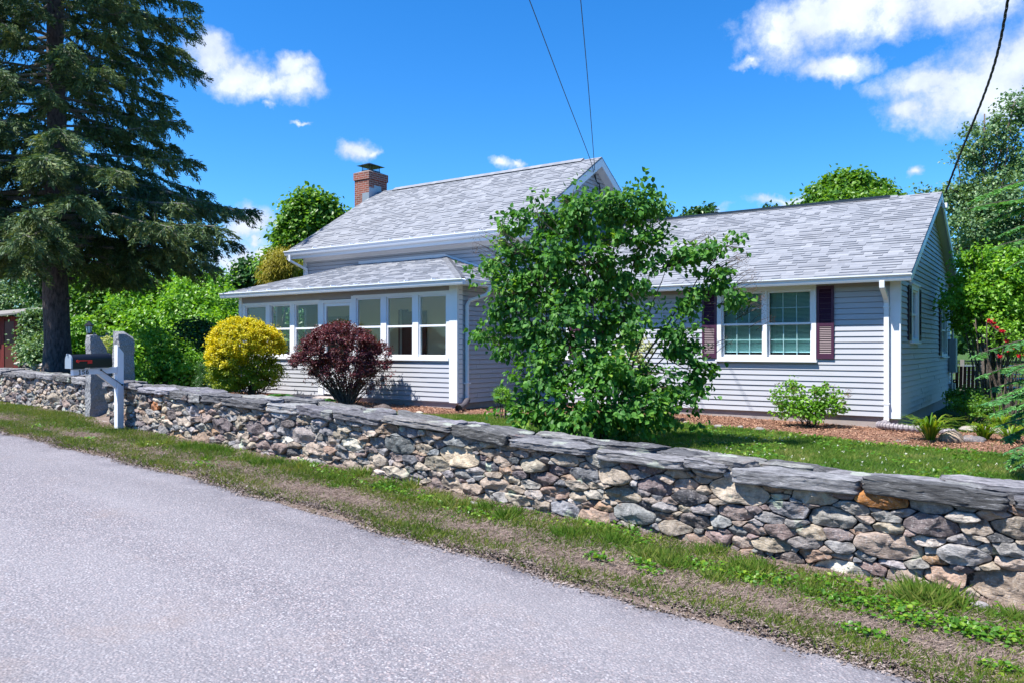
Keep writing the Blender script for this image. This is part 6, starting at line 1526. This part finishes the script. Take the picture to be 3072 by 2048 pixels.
# verge: patchy grass
vy0 = lambda x: redge(x)-.05; vy1 = lambda x: wf(x)+.02
x, y = scatter(190000, -19, 2.0, vy0, vy1); f = (y-redge(x))/(wf(x)-redge(x))
k = vnoise(x, y, 1.1, 2)*.6+vnoise(x, y, 3.7, 4)*.5; dens = np.exp(-((f-.70)/.20)**2)*.75+np.exp(-((f-.10)/.13)**2)*.55+.16+.9*k; dens = dens*1.0+np.clip((-x-8)/8, 0, .1)
keep = rng.random(len(x)) < np.clip(dens, .02, 1); mb = MB(); grassblades(mb, x[keep], y[keep], .038+.018*np.clip(dens[keep], 0, 1), .9, 1.5); tag(mb.build('verge_grass', M['grass2'], None), 'patchy grass on the verge between road and wall', 'grass', kind='stuff')
# taller tufts
mb = MB()
TU = []
for k in range(70):
    xx = random.uniform(-10, 1.5); ff = random.gauss(.72, .12); TU.append((xx, float(redge(xx))+ff*(float(wf(xx))-float(redge(xx))), random.uniform(.05, .10), random.uniform(.05, .11), random.randint(90, 200)))
pz = gpt(2775, 1822, 1.70*FPX/(1822-HY)); TU.append((pz[0], pz[1], .13, .13, 900)); pz = gpt(1180*1.306, 1080*1.306, 7); 
for (a, b) in ((1900, 1560), (1850, 1600), (2010, 1650), (1700, 1590), (1960, 1640), (1650, 1480)):
    d = 1.5*FPX/(b-HY); pz = gpt(a, b, d); TU.append((pz[0], pz[1], .11, .09, 380))
for (xx, yy, r, h, n) in TU:
    x = xx+rng.normal(size=n)*r*.55; y = yy+rng.normal(size=n)*r*.45; grassblades(mb, x, y, np.full(n, h), .9, 1.0)
tag(mb.build('grass_tufts', M['grass'], None), 'taller grass tufts growing along the wall foot', 'grass', kind='stuff')
# weeds: broad leaves in patches
mb = MB(); WP = []
for (a, b, n, r) in [(1830, 1612, 120, .12), (1900, 1640, 90, .10), (1780, 1600, 80, .12), (2180, 1710, 130, .13), (2240, 1730, 110, .12), (2320, 1735, 60, .08), (1790, 1700, 50, .05), (1930, 1705, 60, .06), (1940, 1725, 40, .05), (2080, 1700, 70, .07), (2600, 1880, 80, .07), (3020, 1975, 60, .06), (2480, 1740, 160, .16), (2650, 1800, 150, .15), (2720, 1840, 120, .14), (2850, 1850, 120, .14), (2950, 1870, 110, .12), (3030, 1880, 120, .13), (1300, 1510, 100, .12), (1000, 1450, 80, .14), (940, 1430, 70, .14), (1180, 1490, 60, .12), (450, 1340, 40, .14), (600, 1390, 50, .14), (2560, 1790, 80, .12), (1440, 1540, 60, .1), (1150, 1480, 90, .14), (260, 1330, 30, .1), (120, 1300, 30, .15)]:
    d = 1.62*FPX/(b-HY) if a > 1700 else (1.48*FPX/(b-HY) if a > 900 else 1.3*FPX/(b-HY)); c = P(a, b, d); n = int(n*1.3); x = c.x+rng.normal(size=n)*r*1.25; y = c.y+rng.normal(size=n)*r*.5; pos = np.stack([x, y, gz(x, y)+.012+.04*rng.random(n)], 1)
    put(mb, pos, rnd(n)*np.array([1, 1, .5]), np.array([0, 0, 1.0])+rnd(n)*.45, .030*(.6+.7*rng.random(n)), LEAF, 1.25)
x, y = scatter(5200, -14, 1.8, vy0, vy1); f = (y-redge(x))/(wf(x)-redge(x)); k = (vnoise(x, y, 1.6, 7) > .05) & (f > .45); x, y = x[k], y[k]; n = len(x)
put(mb, np.stack([x, y, gz(x, y)+.01+.02*rng.random(n)], 1), rnd(n)*np.array([1, 1, .3]), np.array([0, 0, 1.0])+rnd(n)*.4, .028*(.6+.7*rng.random(n)), LEAF, 1.2)
tag(mb.build('verge_weeds', M['weed'], None), 'bright green broad leaved weeds on the verge', 'weeds', kind='stuff')
# dead grass litter
x, y = scatter(170000, -16, 2.0, vy0, vy1); k = vnoise(x, y, 1.0, 12); keep = rng.random(len(x)) < .8+.6*k; x, y = x[keep], y[keep]; n = len(x)
mb = MB(); put(mb, np.stack([x, y, gz(x, y)+.004+.010*rng.random(n)], 1), rnd(n)*np.array([1, 1, .18]), np.array([0, 0, 1.0])+rnd(n)*.3, .05*(.4+.9*rng.random(n)), TRI, .8)
tag(mb.build('dry_litter', M['straw'], None), 'dead grass and twigs lying on the verge', 'litter', kind='stuff')
# grit and crumbled asphalt along the road edge
M['grit'] = leafmat('edge_grit', [(0, (0.08, 0.06, 0.05)), (0.5, (0.20, 0.155, 0.135)), (1, (0.36, 0.31, 0.29))], 0.0, 0.9, 0.2)
x = -15+17*rng.random(42000); y = redge(x)+rng.normal(size=len(x))*.055+.02; k = inview(x, y); x, y = x[k], y[k]; n = len(x)
zr_ = np.maximum(gz(x, y), np.where(y < redge(x)-.02, zb(x)-.030, -9)); mb = MB(); put(mb, np.stack([x, y, zr_+.005], 1), rnd(n)*np.array([1, 1, .35]), np.array([0, 0, 1.0])+rnd(n)*.5, .020*(.4+1.1*rng.random(n)), SLIM, 1.6)
tag(mb.build('edge_grit', M['grit'], None), 'brown grit and crumbs lying along the road edge', 'grit', kind='stuff')
x = -15+17*rng.random(26000); y = redge(x)+.02+np.abs(rng.normal(size=len(x)))*.16; k = inview(x, y); x, y = x[k], y[k]; k = rng.random(len(x)) < .35+1.1*vnoise(x, y, 2.4, 21); x, y = x[k], y[k]
mb = MB(); grassblades(mb, x, y, np.full(len(x), .032), 1.0, 1.4); tag(mb.build('edge_grass', M['grass2'], None), 'short ragged grass fringe beside the asphalt', 'grass', kind='stuff')
# mulch chips
x = -17+17.2*rng.random(46000); yb = np.where(x < -10.05, 12.7, 15.2); y = bed_edge(x)+(yb-bed_edge(x))*rng.random(len(x)); k = inview(x, y); x, y = x[k], y[k]; n = len(x)
f = (y-bed_edge(x)); mb = MB(); put(mb, np.stack([x, y, gz(x, y)+.052*np.clip(f/.25, 0, 1)+.010*rng.random(n)], 1), rnd(n)*np.array([1, 1, .35]), np.array([0, 0, 1.0])+rnd(n)*.5, .042*(.4+.9*rng.random(n)), SLIM, 1.0)
tag(mb.build('mulch_chips', M['chip'], None), 'reddish bark chips over the house bed', 'mulch', kind='stuff')
